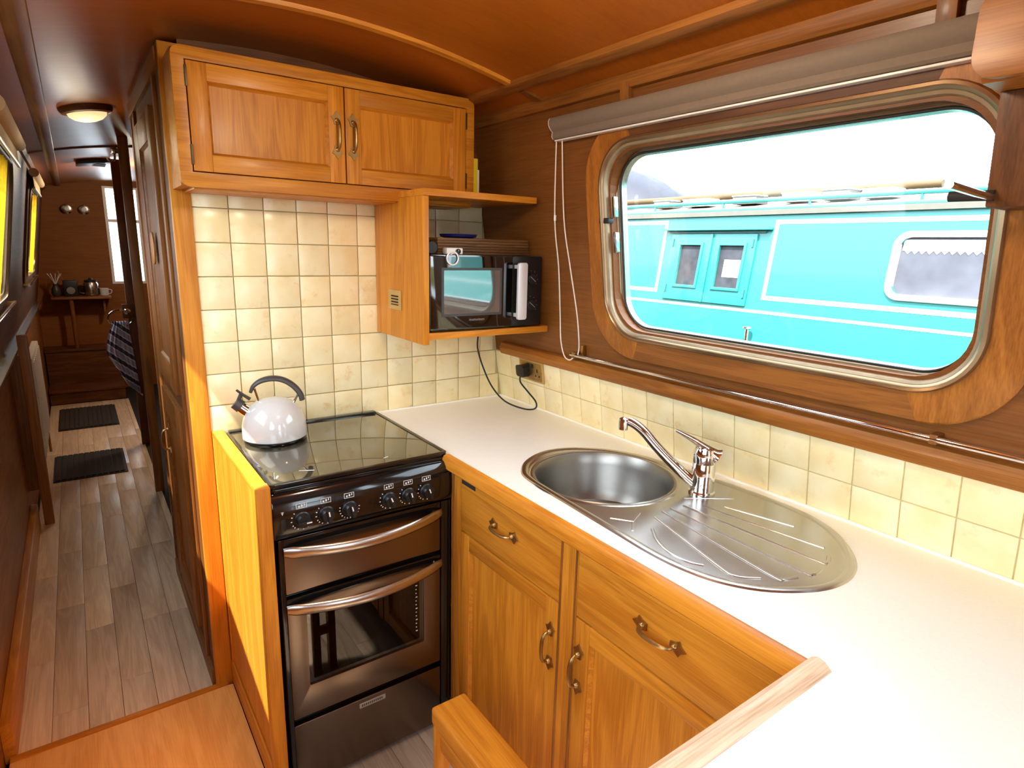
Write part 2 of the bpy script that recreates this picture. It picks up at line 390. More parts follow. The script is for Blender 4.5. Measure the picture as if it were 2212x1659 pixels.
# right hull wall: leaning lining with the window opening and a second opening nearer the bow
WY0, WY1, WZ0, WZ1 = -1.655, -0.668, 1.243, 1.810
hole1 = rr(WY0+0.03, WY1-0.03, WZ0+0.03, WZ1-0.03, 0.11)
hole2 = rr(-3.10, -2.40, 1.15, 1.75, 0.06)
wr = struct('wall_right', MB().slab([(Y0,0.88),(Y1,0.88),(Y1,1.97),(Y0,1.97)], [hole1, hole2], WR, -0.045, 0.0), 'veneer_y')
obj('lower_lining', B(0.012, 0.05, Y0, Y1, -0.08, 0.885), 'veneer_y', wr)
# left hull wall: two windows and the open side hatch
LW = [(0.42, 1.42), (2.85, 3.85)]
holes = [rr(a+0.03, b-0.03, WZ0+0.03, WZ1-0.03, 0.11) for a,b in LW]
holes.append([(-0.78,1.19),(-0.08,1.30),(-0.08,1.915),(-0.78,1.915)])      # open side hatch
holes.append(rr(-2.75, -1.40, 1.06, 1.72, 0.08))      # unseen side opening beside the viewer, added to brighten the galley
def WLL(y, z, d):
    return (xl(z)+d, y, z) if z > 0.92 else (-1.712+d, y, z)
left_outer = [(Y0,0.92),(Y0,1.97),(Y1,1.97),(Y1,0.92),(-0.08,0.92)]
wl = struct('wall_left', MB().slab(left_outer, holes, WL, -0.045, 0.0), 'oak_brown_y')
obj('lower_lining', B(-1.76, -1.712, Y0, Y1, -0.08, 0.925), 'oak_dark_y', wl)
struct('baseboard_left', B(-1.712, -1.684, 0.0, 1.82, 0.0, 0.13), 'oak_y', 0.004)
trim(B(-1.722, -1.675, -0.06, 4.9, 0.918, 0.936), 'alu', 0.004)
# end bulkhead with its glazed door light, rear bulkhead
def PY(y): return lambda x, z, d: (x, y-d, z)
we = struct('wall_end', MB().slab([(-1.74,-0.08),(0.05,-0.08),(0.05,2.06),(-1.74,2.06)], [[(-1.085,1.07),(-0.80,1.07),(-0.80,1.99),(-1.085,1.99)]], PY(Y1), -0.04, 0.0), 'bulkhead_ply')
struct('wall_rear', MB().slab([(-1.74,-0.08),(0.05,-0.08),(0.05,2.06),(-1.74,2.06)], [[(-1.00,0.5),(-0.55,0.5),(-0.55,1.75),(-1.00,1.75)]], PY(Y0), -0.0, 0.03), 'oak_x')    # bow doorway behind the viewer, added unseen to let in fill light
# cooker bulkhead with tiles
wb = struct('wall_back', B(-1.10, 0.05, 0.001, 0.03, -0.08, 1.70), 'grout')
# dark corner above the tiling, to the right of the wall cupboard
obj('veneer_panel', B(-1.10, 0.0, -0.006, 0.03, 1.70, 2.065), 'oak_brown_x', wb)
tile_me = {}
def tile_mesh(wd, ht, kind):
    k = (round(wd,4), round(ht,4), kind)
    if k not in tile_me:
        if kind == 'b': mb = B(0, wd, -0.007, 0, 0, ht)
        else: mb = MB().box(-0.007, 0, 0, wd, 0, ht, lambda x,y,z: (x-LEAN*z, y, z))
        me = mb.mesh('tile', 0.0022, False, 2); me.materials.append(MATS['tile']); tile_me[k] = me
    return tile_me[k]
T, G = 0.10, 0.0022
for c in range(11):
    for r in range(8):
        z0 = 0.90+r*T; z1 = z0+T
        if z1 > 1.69: z1 = 1.69
        x0 = -1.10+c*T; x1 = x0+T
        if c == 10: x1 = xr(z1)-0.008
        dz = random.uniform(-0.0008,0.0008)
        obj('tile', tile_mesh(x1-x0-G, z1-z0-G, 'b'), None, wb, Mw=Matrix.Translation((x0+G/2, 0.001+random.uniform(-0.0006,0.0004), z0+G/2+dz)))
for c in range(22):
    for r in range(2):
        z0 = 0.90+r*T; ht = T if r == 0 else 0.098
        y1 = -0.0-c*0.1025; y0 = y1-0.1025
        obj('tile', tile_mesh(0.1025-G, ht-G, 'r'), None, wr, Mw=Matrix.Translation((xr(z0)+random.uniform(-0.0003,0.0006), y0+G/2, z0+G/2)))
obj('grout_bed', MB().slab([(-2.3,0.885),(-0.0,0.885),(-0.0,1.10),(-2.3,1.10)], [], WR, -0.001, 0.0035), 'grout', wr)
# wooden rail above the wall tiles
def railprof(y): return [WR(y,1.096,0.0), WR(y,1.096,0.022), WR(y,1.104,0.027), WR(y,1.122,0.027), WR(y,1.128,0.022), WR(y,1.138,0.018), WR(y,1.142,0.012), WR(y,1.142,0.0)]
trim(MB().loops([railprof(-2.3), railprof(-0.065)]), 'oak_mid_y', 0, True)
# corridor partition beside the cooker bulkhead
wc = struct('wall_corridor', B(-1.148, -1.10, 0.012, 0.93, 0.0, 2.035), 'oak_brown_z')
trim(B(-1.150, -1.098, -0.010, 0.012, 0.0, 2.03), 'oak_z', 0.003)
trim(B(-1.152, -1.10, 0.93, 0.965, 0.0, 2.03), 'oak_dark_z', 0.003)
trim(B(-1.158, -1.145, 0.012, 0.93, 1.965, 2.02), 'oak_dark_y', 0.003)
trim(B(-1.133, -1.085, 2.02, 2.065, 0.0, 2.05), 'oak_dark_z', 0.003)
trim(B(-1.118, -1.06, 3.08, 3.12, 0.0, 2.03), 'oak_brown_z', 0.003)
struct('wall_void', B(-1.06, 0.0, 2.06, 2.09, 0.0, 2.05), 'dark_void')
trim(B(-1.13, -1.08, -0.0, -0.006, 0.92, 0.96), 'oak_z')

# ------------------------------------------------------------------ windows
def window(name, f, y0, y1, z0, z1, sgn, wood='oak_dark'):
    wn = struct(name, frame_sweep(y0, y1, z0, z1, 0.13, [(0.0,-0.002),(0.0,0.016),(0.003,0.022),(0.009,0.024),(0.014,0.019),(0.017,0.008),(0.02,-0.002)], f, 12), 'tan_alu', smooth=True)
    obj('reveal', frame_sweep(y0, y1, z0, z1, 0.13, [(0.016,0.012),(0.022,0.010),(0.032,-0.034),(0.037,-0.036),(0.039,-0.045),(0.03,-0.05)], f, 12), 'bronze_alu', wn, smooth=True)
    obj('gasket', frame_sweep(y0, y1, z0, z1, 0.13, [(0.035,-0.034),(0.037,-0.031),(0.040,-0.031),(0.041,-0.035)], f, 12), 'rubber', wn, smooth=True)
    obj('outer_frame', frame_sweep(y0, y1, z0, z1, 0.13, [(0.036,-0.0365),(0.041,-0.0365),(0.043,-0.055),(0.0,-0.06),(0.0,-0.05)], f, 12), 'alu', wn, smooth=True)
    obj('pane', MB().slab(rr(y0+0.036, y1-0.036, z0+0.036, z1-0.036, 0.094, 12), [], f, -0.046, -0.042), 'glass', wn)
    return wn
w1 = window('window_1', WR, WY0, WY1, WZ0, WZ1, 1)
# top-hung vent hinge plates and catch on the metal frame
for yy, zz in ((-0.712, 1.63), (-0.712, 1.53)):
    obj('hinge_plate', MB().slab(rr(yy-0.006, yy+0.006, zz-0.03, zz+0.03, 0.004, 3), [], WR, -0.01, 0.004), 'chrome', w1, 0.001)
obj('catch', MB().box(-0.02,0.0,-0.03,0.012,-0.008,0.008).mesh('catch',0.003), 'black_plastic', w1, Mw=Matrix.Translation((xr(1.59)+0.002,-0.675,1.592)))
# wooden surround: four mitred pieces
SY0, SY1, SZ0, SZ1 = -1.722, -0.605, 1.182, 1.865
def surround(f, y0, y1, z0, z1, oy0, oy1, oz0, oz1, ro, parent, mats):
    o = rr(oy0, oy1, oz0, oz1, ro, 10); i = rr(y0+0.006, y1-0.006, z0+0.006, z1-0.006, 0.124, 10); n = len(o)
    # loop order: quarter arcs start at (+y,+z), (-y,+z), (-y,-z), (+y,-z)
    q = n//4
    def piece(idx, mat):
        L = []
        for k in idx:
            k %= n; a, b = o[k], i[k]
            L.append([f(a[0],a[1],0.0), f(a[0],a[1],0.009), f(a[0]+(b[0]-a[0])*0.06, a[1]+(b[1]-a[1])*0.06, 0.013), f(b[0],b[1],0.013), f(b[0],b[1],0.0)])
        obj('surround_piece', MB().loops(L), mat, parent, smooth=True)
    piece(range(3*q, 4*q+q), mats[0])            # side at +y with both its corners
    piece(range(q, 3*q), mats[1])                # side at -y with both corners
    piece([q-1, q], 'oak_brown_y'); piece([3*q-1, 3*q], mats[2])   # straight top and bottom
surround(WR, WY0, WY1, WZ0, WZ1, SY0, SY1, SZ0, SZ1, 0.17, w1, ['oak_mid_z','oak_mid_z','oak_dark_y'])
k = 2
for a, b in LW:
    wn = window('window_%d' % k, WL, a, b, WZ0, WZ1, -1); k += 1
    surround(WL, a, b, WZ0, WZ1, a-0.06, b+0.06, 1.185, 1.865, 0.17, wn, ['oak_brown_z','oak_brown_z','oak_brown_y'])
dw = struct('window_4', MB().slab([(-1.095,1.06),(-0.79,1.06),(-0.79,2.0),(-1.095,2.0)], [[(-1.07,1.085),(-0.815,1.085),(-0.815,1.66),(-1.07,1.66)], [(-1.07,1.69),(-0.815,1.69),(-0.815,1.98),(-1.07,1.98)]], PY(Y1), -0.02, 0.012), 'white_paint')
obj('pane', B(-1.08, -0.805, Y1+0.005, Y1+0.009, 1.075, 1.99), 'glass', dw)

# ================================================================== THINGS
# ---- ornate brass bow handle (length along local X, outwards local Z)
def handle_mesh(Lh):
    mb = MB(); h = Lh/2
    for s in (-1, 1):
        cx = s*(h-0.016)
        out = []
        prof = [(0.020,0),(0.010,0.006),(0.006,0.013),(-0.002,0.008),(-0.012,0.006),(-0.012,-0.006),(-0.002,-0.008),(0.006,-0.013),(0.010,-0.006)]
        for px_, py_ in prof: out.append((cx+s*px_*1.15, py_*1.25))
        mb.slab(out, [], lambda u,v,d: (u,v,d), 0.0, 0.004)
        mb.lathe([(0.007,0.003),(0.006,0.008),(0.004,0.010)], 10, (cx-s*0.003,0,0))
    pts = [(-h+0.019,0,0.005),(-h+0.021,0,0.016),(-h*0.45,0,0.025),(0,0,0.028),(h*0.45,0,0.025),(h-0.021,0,0.016),(h-0.019,0,0.005)]
    sp = spline(pts, 4)
    mb.tube(sp, [0.0032+0.0012*math.sin(math.pi*i/(len(sp)-1)) for i in range(len(sp))], 8)
    me = mb.mesh('handle', 0, True); me.materials.append(MATS['brass_dull']); return me
HM = handle_mesh(0.118)
def add_handle(parent, loc, along, out):
    X = Vector(along); Z = Vector(out); Y = Z.cross(X)
    return obj('handle', HM, None, parent, Mw=rotM(loc, X, Y, Z), label='antique brass bow handle')

# frame-and-panel door in a vertical plane. mp(u, z, d): d outwards
def door(name, parent, u0, u1, z0, z1, mp, fw=0.045, fv=None, wood='oak', gu='y', d0=0.0, d1=0.018):
    fv = fv or fw
    mb = MB()
    for a,b in ((u0,u0+fw),(u1-fw,u1)): pass
    d = obj(name, MB().slab([(u0,z0),(u1,z0),(u1,z1),(u0,z1)], [], mp, d0, d0+0.006), wood+'_z', parent)
    obj('stile', MB().slab([(u0,z0),(u0+fw,z0),(u0+fw,z1),(u0,z1)], [], mp, d0+0.004, d1), wood+'_z', d, 0.0015)
    obj('stile', MB().slab([(u1-fw,z0),(u1,z0),(u1,z1),(u1-fw,z1)], [], mp, d0+0.004, d1), wood+'_z', d, 0.0015)
    obj('rail', MB().slab([(u0+fw,z0),(u1-fw,z0),(u1-fw,z0+fv),(u0+fw,z0+fv)], [], mp, d0+0.004, d1-0.0003), wood+'_'+gu, d, 0.0015)
    obj('rail', MB().slab([(u0+fw,z1-fv),(u1-fw,z1-fv),(u1-fw,z1),(u0+fw,z1)], [], mp, d0+0.004, d1-0.0003), wood+'_'+gu, d, 0.0015)
    # chamfered bead round the panel
    a = [(u0+fw,z0+fv),(u1-fw,z0+fv),(u1-fw,z1-fv),(u0+fw,z1-fv)]; e = 0.007
    b = [(u0+fw+e,z0+fv+e),(u1-fw-e,z0+fv+e),(u1-fw-e,z1-fv-e),(u0+fw+e,z1-fv-e)]
    obj('bead', MB().loops([[mp(p[0],p[1],d1-0.003) for p in a], [mp(p[0],p[1],d0+0.0065) for p in b]], True, False, False), wood+'_'+gu, d)
    return d

# ---- wall cupboard over the cooker
def PF(y): return lambda u, z, d: (u, y-d, z)
wcup = thing('wall_cupboard', 'wide oak wall cupboard with two panelled doors above the tiled cooker wall', 'cupboard', (-0.70, -0.10, 1.642))
obj('carcass', B(-1.143, -0.262, -0.178, -0.009, 1.645, 1.978), 'oak_x', wcup)
fo = rr(-1.146, -0.259, 1.641, 1.981, 0.024, 6)
obj('face_frame', MB().slab(fo, [[(-1.116,1.679),(-0.289,1.679),(-0.289,1.950),(-1.116,1.950)]], PF(-0.178), 0.0, 0.022), 'oak_x', wcup, 0.003)
obj('bottom_moulding', B(-1.115, -0.262, -0.185, -0.010, 1.637, 1.645), 'oak_x', wcup, 0.002)
dl = door('door', wcup, -1.113, -0.7065, 1.682, 1.947, PF(-0.180), 0.046, 0.043, 'oak', 'x', 0.0, 0.022)
dr = door('door', wcup, -0.7025, -0.2925, 1.682, 1.947, PF(-0.180), 0.046, 0.043, 'oak', 'x', 0.0, 0.022)
add_handle(dl, (-0.730, -0.202, 1.814), (0,0,1), (0,-1,0)); add_handle(dr, (-0.681, -0.202, 1.814), (0,0,1), (0,-1,0))
for xx, dd in ((-1.1145, dl), (-0.291, dr)):
    for zz in (1.91, 1.722): obj('hinge', B(xx-0.003, xx+0.003, -0.2045, -0.196, zz-0.025, zz+0.025), 'hinge_dark', dd, 0.001)

# ---- open microwave shelf unit
shelf = thing('wall_shelf_unit', 'open oak shelf unit holding the microwave beside the tiles', 'shelf', (-0.30, -0.18, 1.205))
side = obj('side_panel', B(-0.537, -0.517, -0.366, -0.009, 1.205, 1.652), 'oak_z', shelf, 0.0015)
obj('bottom_shelf', MB().slab([(-0.517,-0.360),(-0.042,-0.360),(-0.034,-0.009),(-0.517,-0.009)], [], lambda u,v,d:(u,v,d), 1.219, 1.240), 'oak_x', shelf, 0.0015)
obj('top_shelf', MB().slab([(-0.537,-0.372),(-0.118,-0.372),(-0.112,-0.209),(-0.112,-0.009),(-0.537,-0.009)], [], lambda u,v,d:(u,v,d), 1.652, 1.672), 'oak_x', shelf, 0.0015)
PX = lambda x: (lambda y, z, d: (x-d, y, z))
vent = thing('vent_grille', 'small brass louvred vent plate on the side of the shelf unit', 'vent', (-0.538, -0.165, 1.33))
vy0, vy1, vz0, vz1 = -0.212, -0.118, 1.298, 1.362
obj('plate', MB().slab([(vy0,vz0),(vy1,vz0),(vy1,vz1),(vy0,vz1)], [[(vy0+0.018,vz0+0.014),(vy1-0.018,vz0+0.014),(vy1-0.018,vz1-0.014),(vy0+0.018,vz1-0.014)]], PX(-0.5375), 0.0, 0.003), 'brass_plate', vent, 0.0008)
obj('backing', B(-0.5385, -0.5375, vy0+0.017, vy1-0.017, vz0+0.013, vz1-0.013), 'black_matt', vent)
for i in range(4):
    zz = vz0+0.018+i*0.0095
    obj('louvre', MB().box(-0.5405,-0.5385,vy0+0.018,vy1-0.018,zz,zz+0.004), 'brass_plate', vent)

# ---- microwave
mw = thing('microwave', 'black microwave oven with a chrome bar handle on the oak shelf', 'microwave', (-0.30, -0.22, 1.242))
obj('body', B(-0.512, -0.085, -0.335, -0.05, 1.2465, 1.478), 'black_plastic', mw, 0.006)
for xx in (-0.49, -0.12):
    for yy in (-0.31, -0.08): obj('foot', MB().lathe([(0.012,1.2402),(0.012,1.2475)], 12, (xx,yy,0)), 'rubber', mw)
obj('door', MB().slab(rr(-0.514, -0.205, 1.2475, 1.481, 0.006, 3), [], PF(-0.335), 0.0, 0.030), 'black_glass', mw, 0.002)
obj('window', MB().slab(rr(-0.472, -0.250, 1.292, 1.440, 0.003, 2), [], PF(-0.365), -0.001, 0.0012), 'mw_glass', mw)
obj('window_bezel', MB().slab(rr(-0.474, -0.248, 1.290, 1.442, 0.003, 2), [rr(-0.466, -0.256, 1.298, 1.434, 0.003, 2)], PF(-0.365), 0.0, 0.0018), 'charcoal', mw)
obj('control_panel', MB().slab(rr(-0.2035, -0.080, 1.2475, 1.481, 0.006, 3), [], PF(-0.335), 0.0, 0.028), 'black_plastic', mw, 0.004)
hb = [(-0.183,-0.366,1.272),(-0.183,-0.392,1.278),(-0.183,-0.397,1.30),(-0.183,-0.397,1.43),(-0.183,-0.392,1.452),(-0.183,-0.366,1.458)]
hbm = MB().slab(rr(-0.203,-0.166,1.272,1.460,0.008,4), [], PF(-0.388), 0.0, 0.010).box(-0.197,-0.172,-0.389,-0.364,1.280,1.292).box(-0.197,-0.172,-0.389,-0.364,1.440,1.452)
obj('door_handle', hbm, 'satin', mw, 0.002, label='polished chrome bar handle')
for zz in (1.405, 1.318):
    kn = obj('knob', MB().lathe([(0.019,0.0),(0.018,0.010),(0.016,0.012)], 24, (-0.125,-0.363,zz), 'y'), 'black_matt', mw, smooth=True)
    obj('pointer', MB().box(-0.0010,0.0010,-0.0125,-0.0118,-0.014,0.014), 'print_grey', kn, Mw=Matrix.Translation((-0.125,-0.363,zz)) @ Matrix.Rotation(math.radians(-52),4,'Y'))
    for i in range(9):
        a = math.radians(-130+i*32); obj('dial_mark', B(-0.001,0.001,-0.001,0,-0.001,0.001), 'print_grey', kn, Mw=Matrix.Translation((-0.125+0.028*math.sin(a), -0.3632, zz+0.028*math.cos(a))))
lg = MB()
for i in range(7):
    x = -0.372+i*0.0085
    lg.box(x, x+0.0012, -0.3656, -0.3650, 1.2735, 1.2795); lg.box(x+0.0045, x+0.0057, -0.3656, -0.3650, 1.2735, 1.2795); lg.box(x, x+0.0057, -0.3656, -0.3650, 1.2758 if i % 2 else 1.2783, 1.2770 if i % 2 else 1.2795)
obj('logo', lg, 'print_grey', mw)

# ---- things on the microwave and top shelf
for i in range(6):
    j = random.uniform(-0.004,0.004)
    z = 1.4815+i*0.0088
    xb = xr(z+0.008)-0.014
    tag(obj('placemat', B(-0.452+j, xb+min(j,0), -0.30+j, -0.06+j, z, z+0.0082), 'chipboard', None, 0.0015), 'brown board placemat, %s of the stack on the microwave' % ['lowest','second','third','fourth','fifth','topmost'][i], 'placemat', 'placemats stacked on the microwave')
tr = MB().lathe([(0.001,1.5350),(0.045,1.5350),(0.062,1.5395),(0.066,1.5485),(0.063,1.5485),(0.058,1.5415),(0.001,1.539)], 28, (-0.30,-0.17,0))
tag(obj('dish', tr, 'blue_item', smooth=True), 'dark blue shallow dish on top of the placemat stack', 'dish')
tag(obj('serving_tray', MB().slab(rr(-0.40,-0.24,-0.29,-0.09,0.02,4), [], lambda u,v,d:(u,v,d), 1.5295+0.0035, 1.5345), 'black_matt', None, 0.0006), 'thin black tray lying under the blue dish', 'tray')
bl = thing('stick_blender', 'black hand blender lying at the left on the microwave', 'blender', (-0.48,-0.20,1.479))
obj('grip', MB().tube([(-0.496,-0.345,1.502),(-0.490,-0.29,1.506),(-0.484,-0.21,1.506),(-0.482,-0.12,1.503)], [0.018,0.024,0.024,0.019], 14), 'black_plastic', bl, smooth=True)
obj('shaft', MB().tube([(-0.482,-0.12,1.505),(-0.481,-0.04,1.498)], [0.012,0.012], 12), 'steel', bl, smooth=True)
cm = thing('compact_camera', 'silver compact camera with wrist strap lying at the microwave edge', 'camera', (-0.425,-0.345,1.4785))
obj('body', B(-0.445,-0.385,-0.345,-0.318,1.4822,1.503), 'white_plastic', cm, 0.005)
obj('lens', MB().lathe([(0.008,0.0),(0.008,0.006),(0.006,0.007)], 16, (-0.405,-0.345,1.492), 'y'), 'black_gloss', cm, smooth=True)
ring = [( -0.437+0.020*math.sin(2*math.pi*i/20), -0.3692, 1.471+0.020*math.cos(2*math.pi*i/20)) for i in range(21)]
obj('strap', MB().tube([(-0.440,-0.35,1.4845),(-0.439,-0.364,1.483)]+ring[1:20:1], 0.0026, 6), 'white_plastic', cm, smooth=True)
bk = thing('book', 'yellow-spined book standing beside the wall cupboard', 'book', (-0.238,-0.12,1.672))
obj('cover', MB().box(-0.252,-0.2505,-0.185,-0.03,1.6725,1.80).box(-0.2365,-0.235,-0.185,-0.03,1.6725,1.80).box(-0.252,-0.235,-0.187,-0.185,1.6725,1.80), 'yellow_book', bk)
obj('pages', B(-0.2503,-0.2367,-0.184,-0.034,1.675,1.797), 'paper', bk)
bk = thing('booklet', 'thin white booklet between the yellow book and the hull', 'book', (-0.225,-0.12,1.672))
obj('cover', MB().box(-0.2335,-0.2325,-0.18,-0.04,1.6725,1.765).box(-0.2265,-0.2255,-0.18,-0.04,1.6725,1.765).box(-0.2335,-0.2255,-0.1815,-0.18,1.6725,1.765), 'white_paint', bk)
obj('pages', B(-0.2324,-0.2266,-0.179,-0.044,1.675,1.762), 'paper', bk)

# ---- base units
def base_unit(label, y1, y0, stile_a, stile_b, hd, vent_strip=False):
    c = thing('base_cabinet', label, 'cabinet', (-0.28, (y0+y1)/2, 0.0), 'oak base units under the worktop')
    ya, yb = y1-stile_a, y0+stile_b       # opening from ya down to yb
    fx = PX(-0.537)
    obj('carcass', MB().box(-0.535,0.0,y0,y0+0.012,0.07,0.866).box(-0.535,0.0,y1-0.012,y1,0.07,0.866).box(-0.535,0.0,y0,y1,0.07,0.085).box(-0.02,0.0,y0,y1,0.07,0.866), 'oak_brown_z', c)
    obj('plinth', B(-0.50,-0.485,y0,y1,0.0,0.07), 'oak_brown_y', c)
    obj('stile', MB().slab([(ya,0.07),(y1,0.07),(y1,0.866),(ya,0.866)], [], fx, 0.0, 0.018), 'oak_z', c, 0.0015)
    obj('stile', MB().slab([(y0,0.07),(yb,0.07),(yb,0.866),(y0,0.866)], [], fx, 0.0, 0.018), 'oak_z', c, 0.0015)
    obj('drawer_divider', MB().slab([(yb,0.688),(ya,0.688),(ya,0.706),(yb,0.706)], [], fx, -0.012, 0.003), 'oak_brown_y', c)
    g = 0.0022
    dw_ = obj('drawer', MB().slab([(yb+g,0.701),(ya-g,0.701),(ya-g,0.864),(yb+g,0.864)], [], fx, 0.0, 0.0185), 'oak_y', c, 0.002)
    d_ = door('door', c, yb+g, ya-g, 0.085, 0.696, fx, 0.046, 0.046, 'oak', 'y', 0.0, 0.0185)
    ym = (ya+yb)/2
    add_handle(dw_, (-0.5555, ym+0.005, 0.788), (0,1,0), (-1,0,0))
    hy = (yb+0.025) if hd < 0 else (ya-0.018)
    add_handle(d_, (-0.5555, hy, 0.572), (0,0,1), (-1,0,0))
    return c, dw_
c1, d1_ = base_unit('oak base cabinet nearest the cooker, drawer over a panelled door', -0.571, -1.104, 0.054, 0.028, -1)
c2, d2_ = base_unit('oak base cabinet under the sink drainer, farther from the cooker', -1.104, -1.662, 0.030, 0.048, 1)
obj('vent_strip', B(-0.5565,-0.5550,-0.705,-0.633,0.846,0.8585), 'rubber', d1_, 0.0005, label='small dark brown vent strip')
# beaded edges beside the stiles
for c, ys in ((c1, (-0.588,-1.0795)), (c2, (-1.1295,-1.617))):
    for yy in ys: obj('bead', MB().tube([(-0.5555,yy,0.075),(-0.5555,yy,0.862)], 0.003, 6), 'oak_dark_z', c, smooth=True)

# ---- worktop with its nosing (one continuous U-shaped top)
wt = thing('worktop', 'cream speckled worktop with an oak nosing, running under the window', 'worktop', (-0.3,-1.2,0.866))
SINK = [(-0.451,-0.773),(-0.401,-0.718),(-0.326,-0.680),(-0.257,-0.672),(-0.183,-0.698),(-0.106,-0.767),(-0.060,-0.86),(-0.043,-0.976),(-0.034,-1.094),(-0.028,-1.183),(-0.026,-1.275),(-0.036,-1.367),(-0.071,-1.445),(-0.131,-1.510),(-0.191,-1.549),(-0.252,-1.566),(-0.315,-1.563),(-0.376,-1.539),(-0.437,-1.493),(-0.480,-1.430),(-0.500,-1.356),(-0.504,-1.28),(-0.498,-1.18),(-0.489,-1.039),(-0.480,-0.899),(-0.471,-0.82)]
BC, BR = (-0.277,-0.917), 0.188
circ = lambda r, n=48: [(BC[0]+r*math.cos(2*math.pi*i/n), BC[1]+r*math.sin(2*math.pi*i/n)) for i in range(n)]
flat = lambda u, v, d: (u, v, d)
outer = [(-0.552,-0.012),(-0.0,-0.012),(-0.0,-2.32),(-0.98,-2.32),(-0.98,-1.655),(-0.552,-1.655)]
outer = [(-0.552,-0.008),(xr(.9)-0.008,-0.008),(xr(.9)-0.008,-2.32),(-1.0,-2.32),(-1.0,-1.657),(-0.552,-1.657)]
obj('top', MB().slab(outer, [circ(BR+0.008)], flat, 0.868, 0.905), 'worktop', wt)
np_ = [(-0.548,0.869),(-0.570,0.869),(-0.5745,0.874),(-0.5745,0.900),(-0.570,0.908),(-0.560,0.9115),(-0.552,0.9095),(-0.550,0.905)]
obj('nosing', MB().loops([[(x, -0.552, z) for x,z in np_], [(x, -1.654+(-0.552-x)*-1.0*0, z) for x,z in np_]]), 'oak_y', wt, smooth=True, label='rounded oak edging')
npx = [(-1.645,0.862),(-1.643,0.900),(-1.648,0.912),(-1.657,0.917),(-1.668,0.915),(-1.676,0.909),(-1.680,0.905),(-1.678,0.862)]
obj('nosing', MB().loops([[(-0.545, y, z) for y,z in npx], [(-1.0, y, z) for y,z in npx]]), 'pale_wood', wt, smooth=True, label='pale worn oak edging')
obj('support', B(-0.99,-0.97,-2.30,-1.70,0.0,0.866), 'oak_z', wt)
obj('support', B(-0.56,-0.545,-2.30,-1.664,0.0,0.866), 'oak_z', wt)
obj('sealant_bead', MB().tube([(xr(.9)-0.010,-2.3,0.9065),(xr(.9)-0.010,-0.016,0.9065)], 0.0045, 8).tube([(xr(.9)-0.012,-0.012,0.9065),(-0.553,-0.012,0.9065)], 0.0045, 8), 'sealant', wt, smooth=True)

# ---- sink
sk = thing('sink', 'oval stainless steel sink with a round bowl and ribbed drainer', 'sink', (-0.26,-1.12,0.905))
so = [(p.x,p.y) for p in spline([(x,y,0) for x,y in SINK], 4, True)]
def inset(loop, e):
    out = []; n = len(loop)
    for i in range(n):
        a, b = Vector(loop[i-1]), Vector(loop[(i+1) % n]); t = (b-a).normalized(); nrm = Vector((t.y,-t.x))
        c_ = Vector(loop[i]); ctr = Vector((-0.265,-1.12))
        if (ctr-c_).dot(nrm) < 0: nrm = -nrm
        out.append((c_.x+nrm.x*e, c_.y+nrm.y*e))
    return out
L = [[(u,v,0.9052) for u,v in so], [(u,v,0.9085) for u,v in inset(so,0.003)], [(u,v,0.9095) for u,v in inset(so,0.010)], [(u,v,0.9085) for u,v in inset(so,0.016)], [(u,v,0.9062) for u,v in inset(so,0.021)]]
obj('rim', MB().loops(L, True, False, False), 'steel', sk, smooth=True)
obj('deck', MB().slab(inset(so,0.0205), [circ(BR+0.006)], flat, 0.9050, 0.9064), 'steel', sk)
bowl = [(BR+0.0065,0.9064),(BR+0.004,0.9085),(BR,0.9075),(BR-0.004,0.900),(BR-0.010,0.875),(BR-0.022,0.80),(BR-0.038,0.772),(BR-0.07,0.762),(0.042,0.757)]
LL = [[(BC[0]+r*math.cos(2*math.pi*i/64), BC[1]+r*math.sin(2*math.pi*i/64), z) for i in range(64)] for r,z in bowl]
obj('bowl', MB().loops(LL, True, False, False), 'steel_dull', sk, smooth=True)
obj('bowl_ring', MB().lathe([(BR+0.012,0.9063),(BR+0.015,0.9078),(BR+0.019,0.9063)], 64, (BC[0],BC[1],0), 'z', False), 'steel', sk, smooth=True)
obj('drain', MB().lathe([(0.043,0.7565),(0.043,0.7590),(0.034,0.7590),(0.030,0.7550),(0.012,0.7550),(0.010,0.7585),(0.0005,0.7590)], 28, (BC[0],BC[1],0)), 'chrome', sk, smooth=True)
RIBS = [[(-0.412,-1.213),(-0.444,-1.254),(-0.462,-1.293),(-0.466,-1.325),(-0.462,-1.355),(-0.448,-1.377)],
 [(-0.361,-1.175),(-0.385,-1.258),(-0.430,-1.410),(-0.431,-1.432),(-0.421,-1.448),(-0.396,-1.467)],
 [(-0.321,-1.163),(-0.340,-1.28),(-0.371,-1.475),(-0.366,-1.492),(-0.359,-1.497),(-0.334,-1.505)],
 [(-0.290,-1.162),(-0.298,-1.33),(-0.306,-1.500),(-0.300,-1.513),(-0.288,-1.517),(-0.264,-1.514)],
 [(-0.251,-1.168),(-0.243,-1.34),(-0.237,-1.495),(-0.232,-1.505),(-0.222,-1.506),(-0.200,-1.496)],
 [(-0.210,-1.195),(-0.191,-1.34),(-0.172,-1.472)], [(-0.169,-1.227),(-0.149,-1.30),(-0.128,-1.38)]]
for rb in RIBS:
    obj('drainer_rib', MB().tube(spline([(x,y,0.9064) for x,y in rb], 5), [(0.0042,0.0022)]*((len(rb)-1)*5+1), 8), 'steel', sk, smooth=True)
for ln in ([(-0.214,-1.138),(-0.109,-1.209)], [(-0.452,-1.122),(-0.421,-1.163),(-0.375,-1.140)], [(-0.424,-1.166),(-0.456,-1.195)]):
    obj('pressed_line', MB().tube([(x,y,0.9064) for x,y in ln], (0.003,0.0015), 6), 'steel', sk, smooth=True)

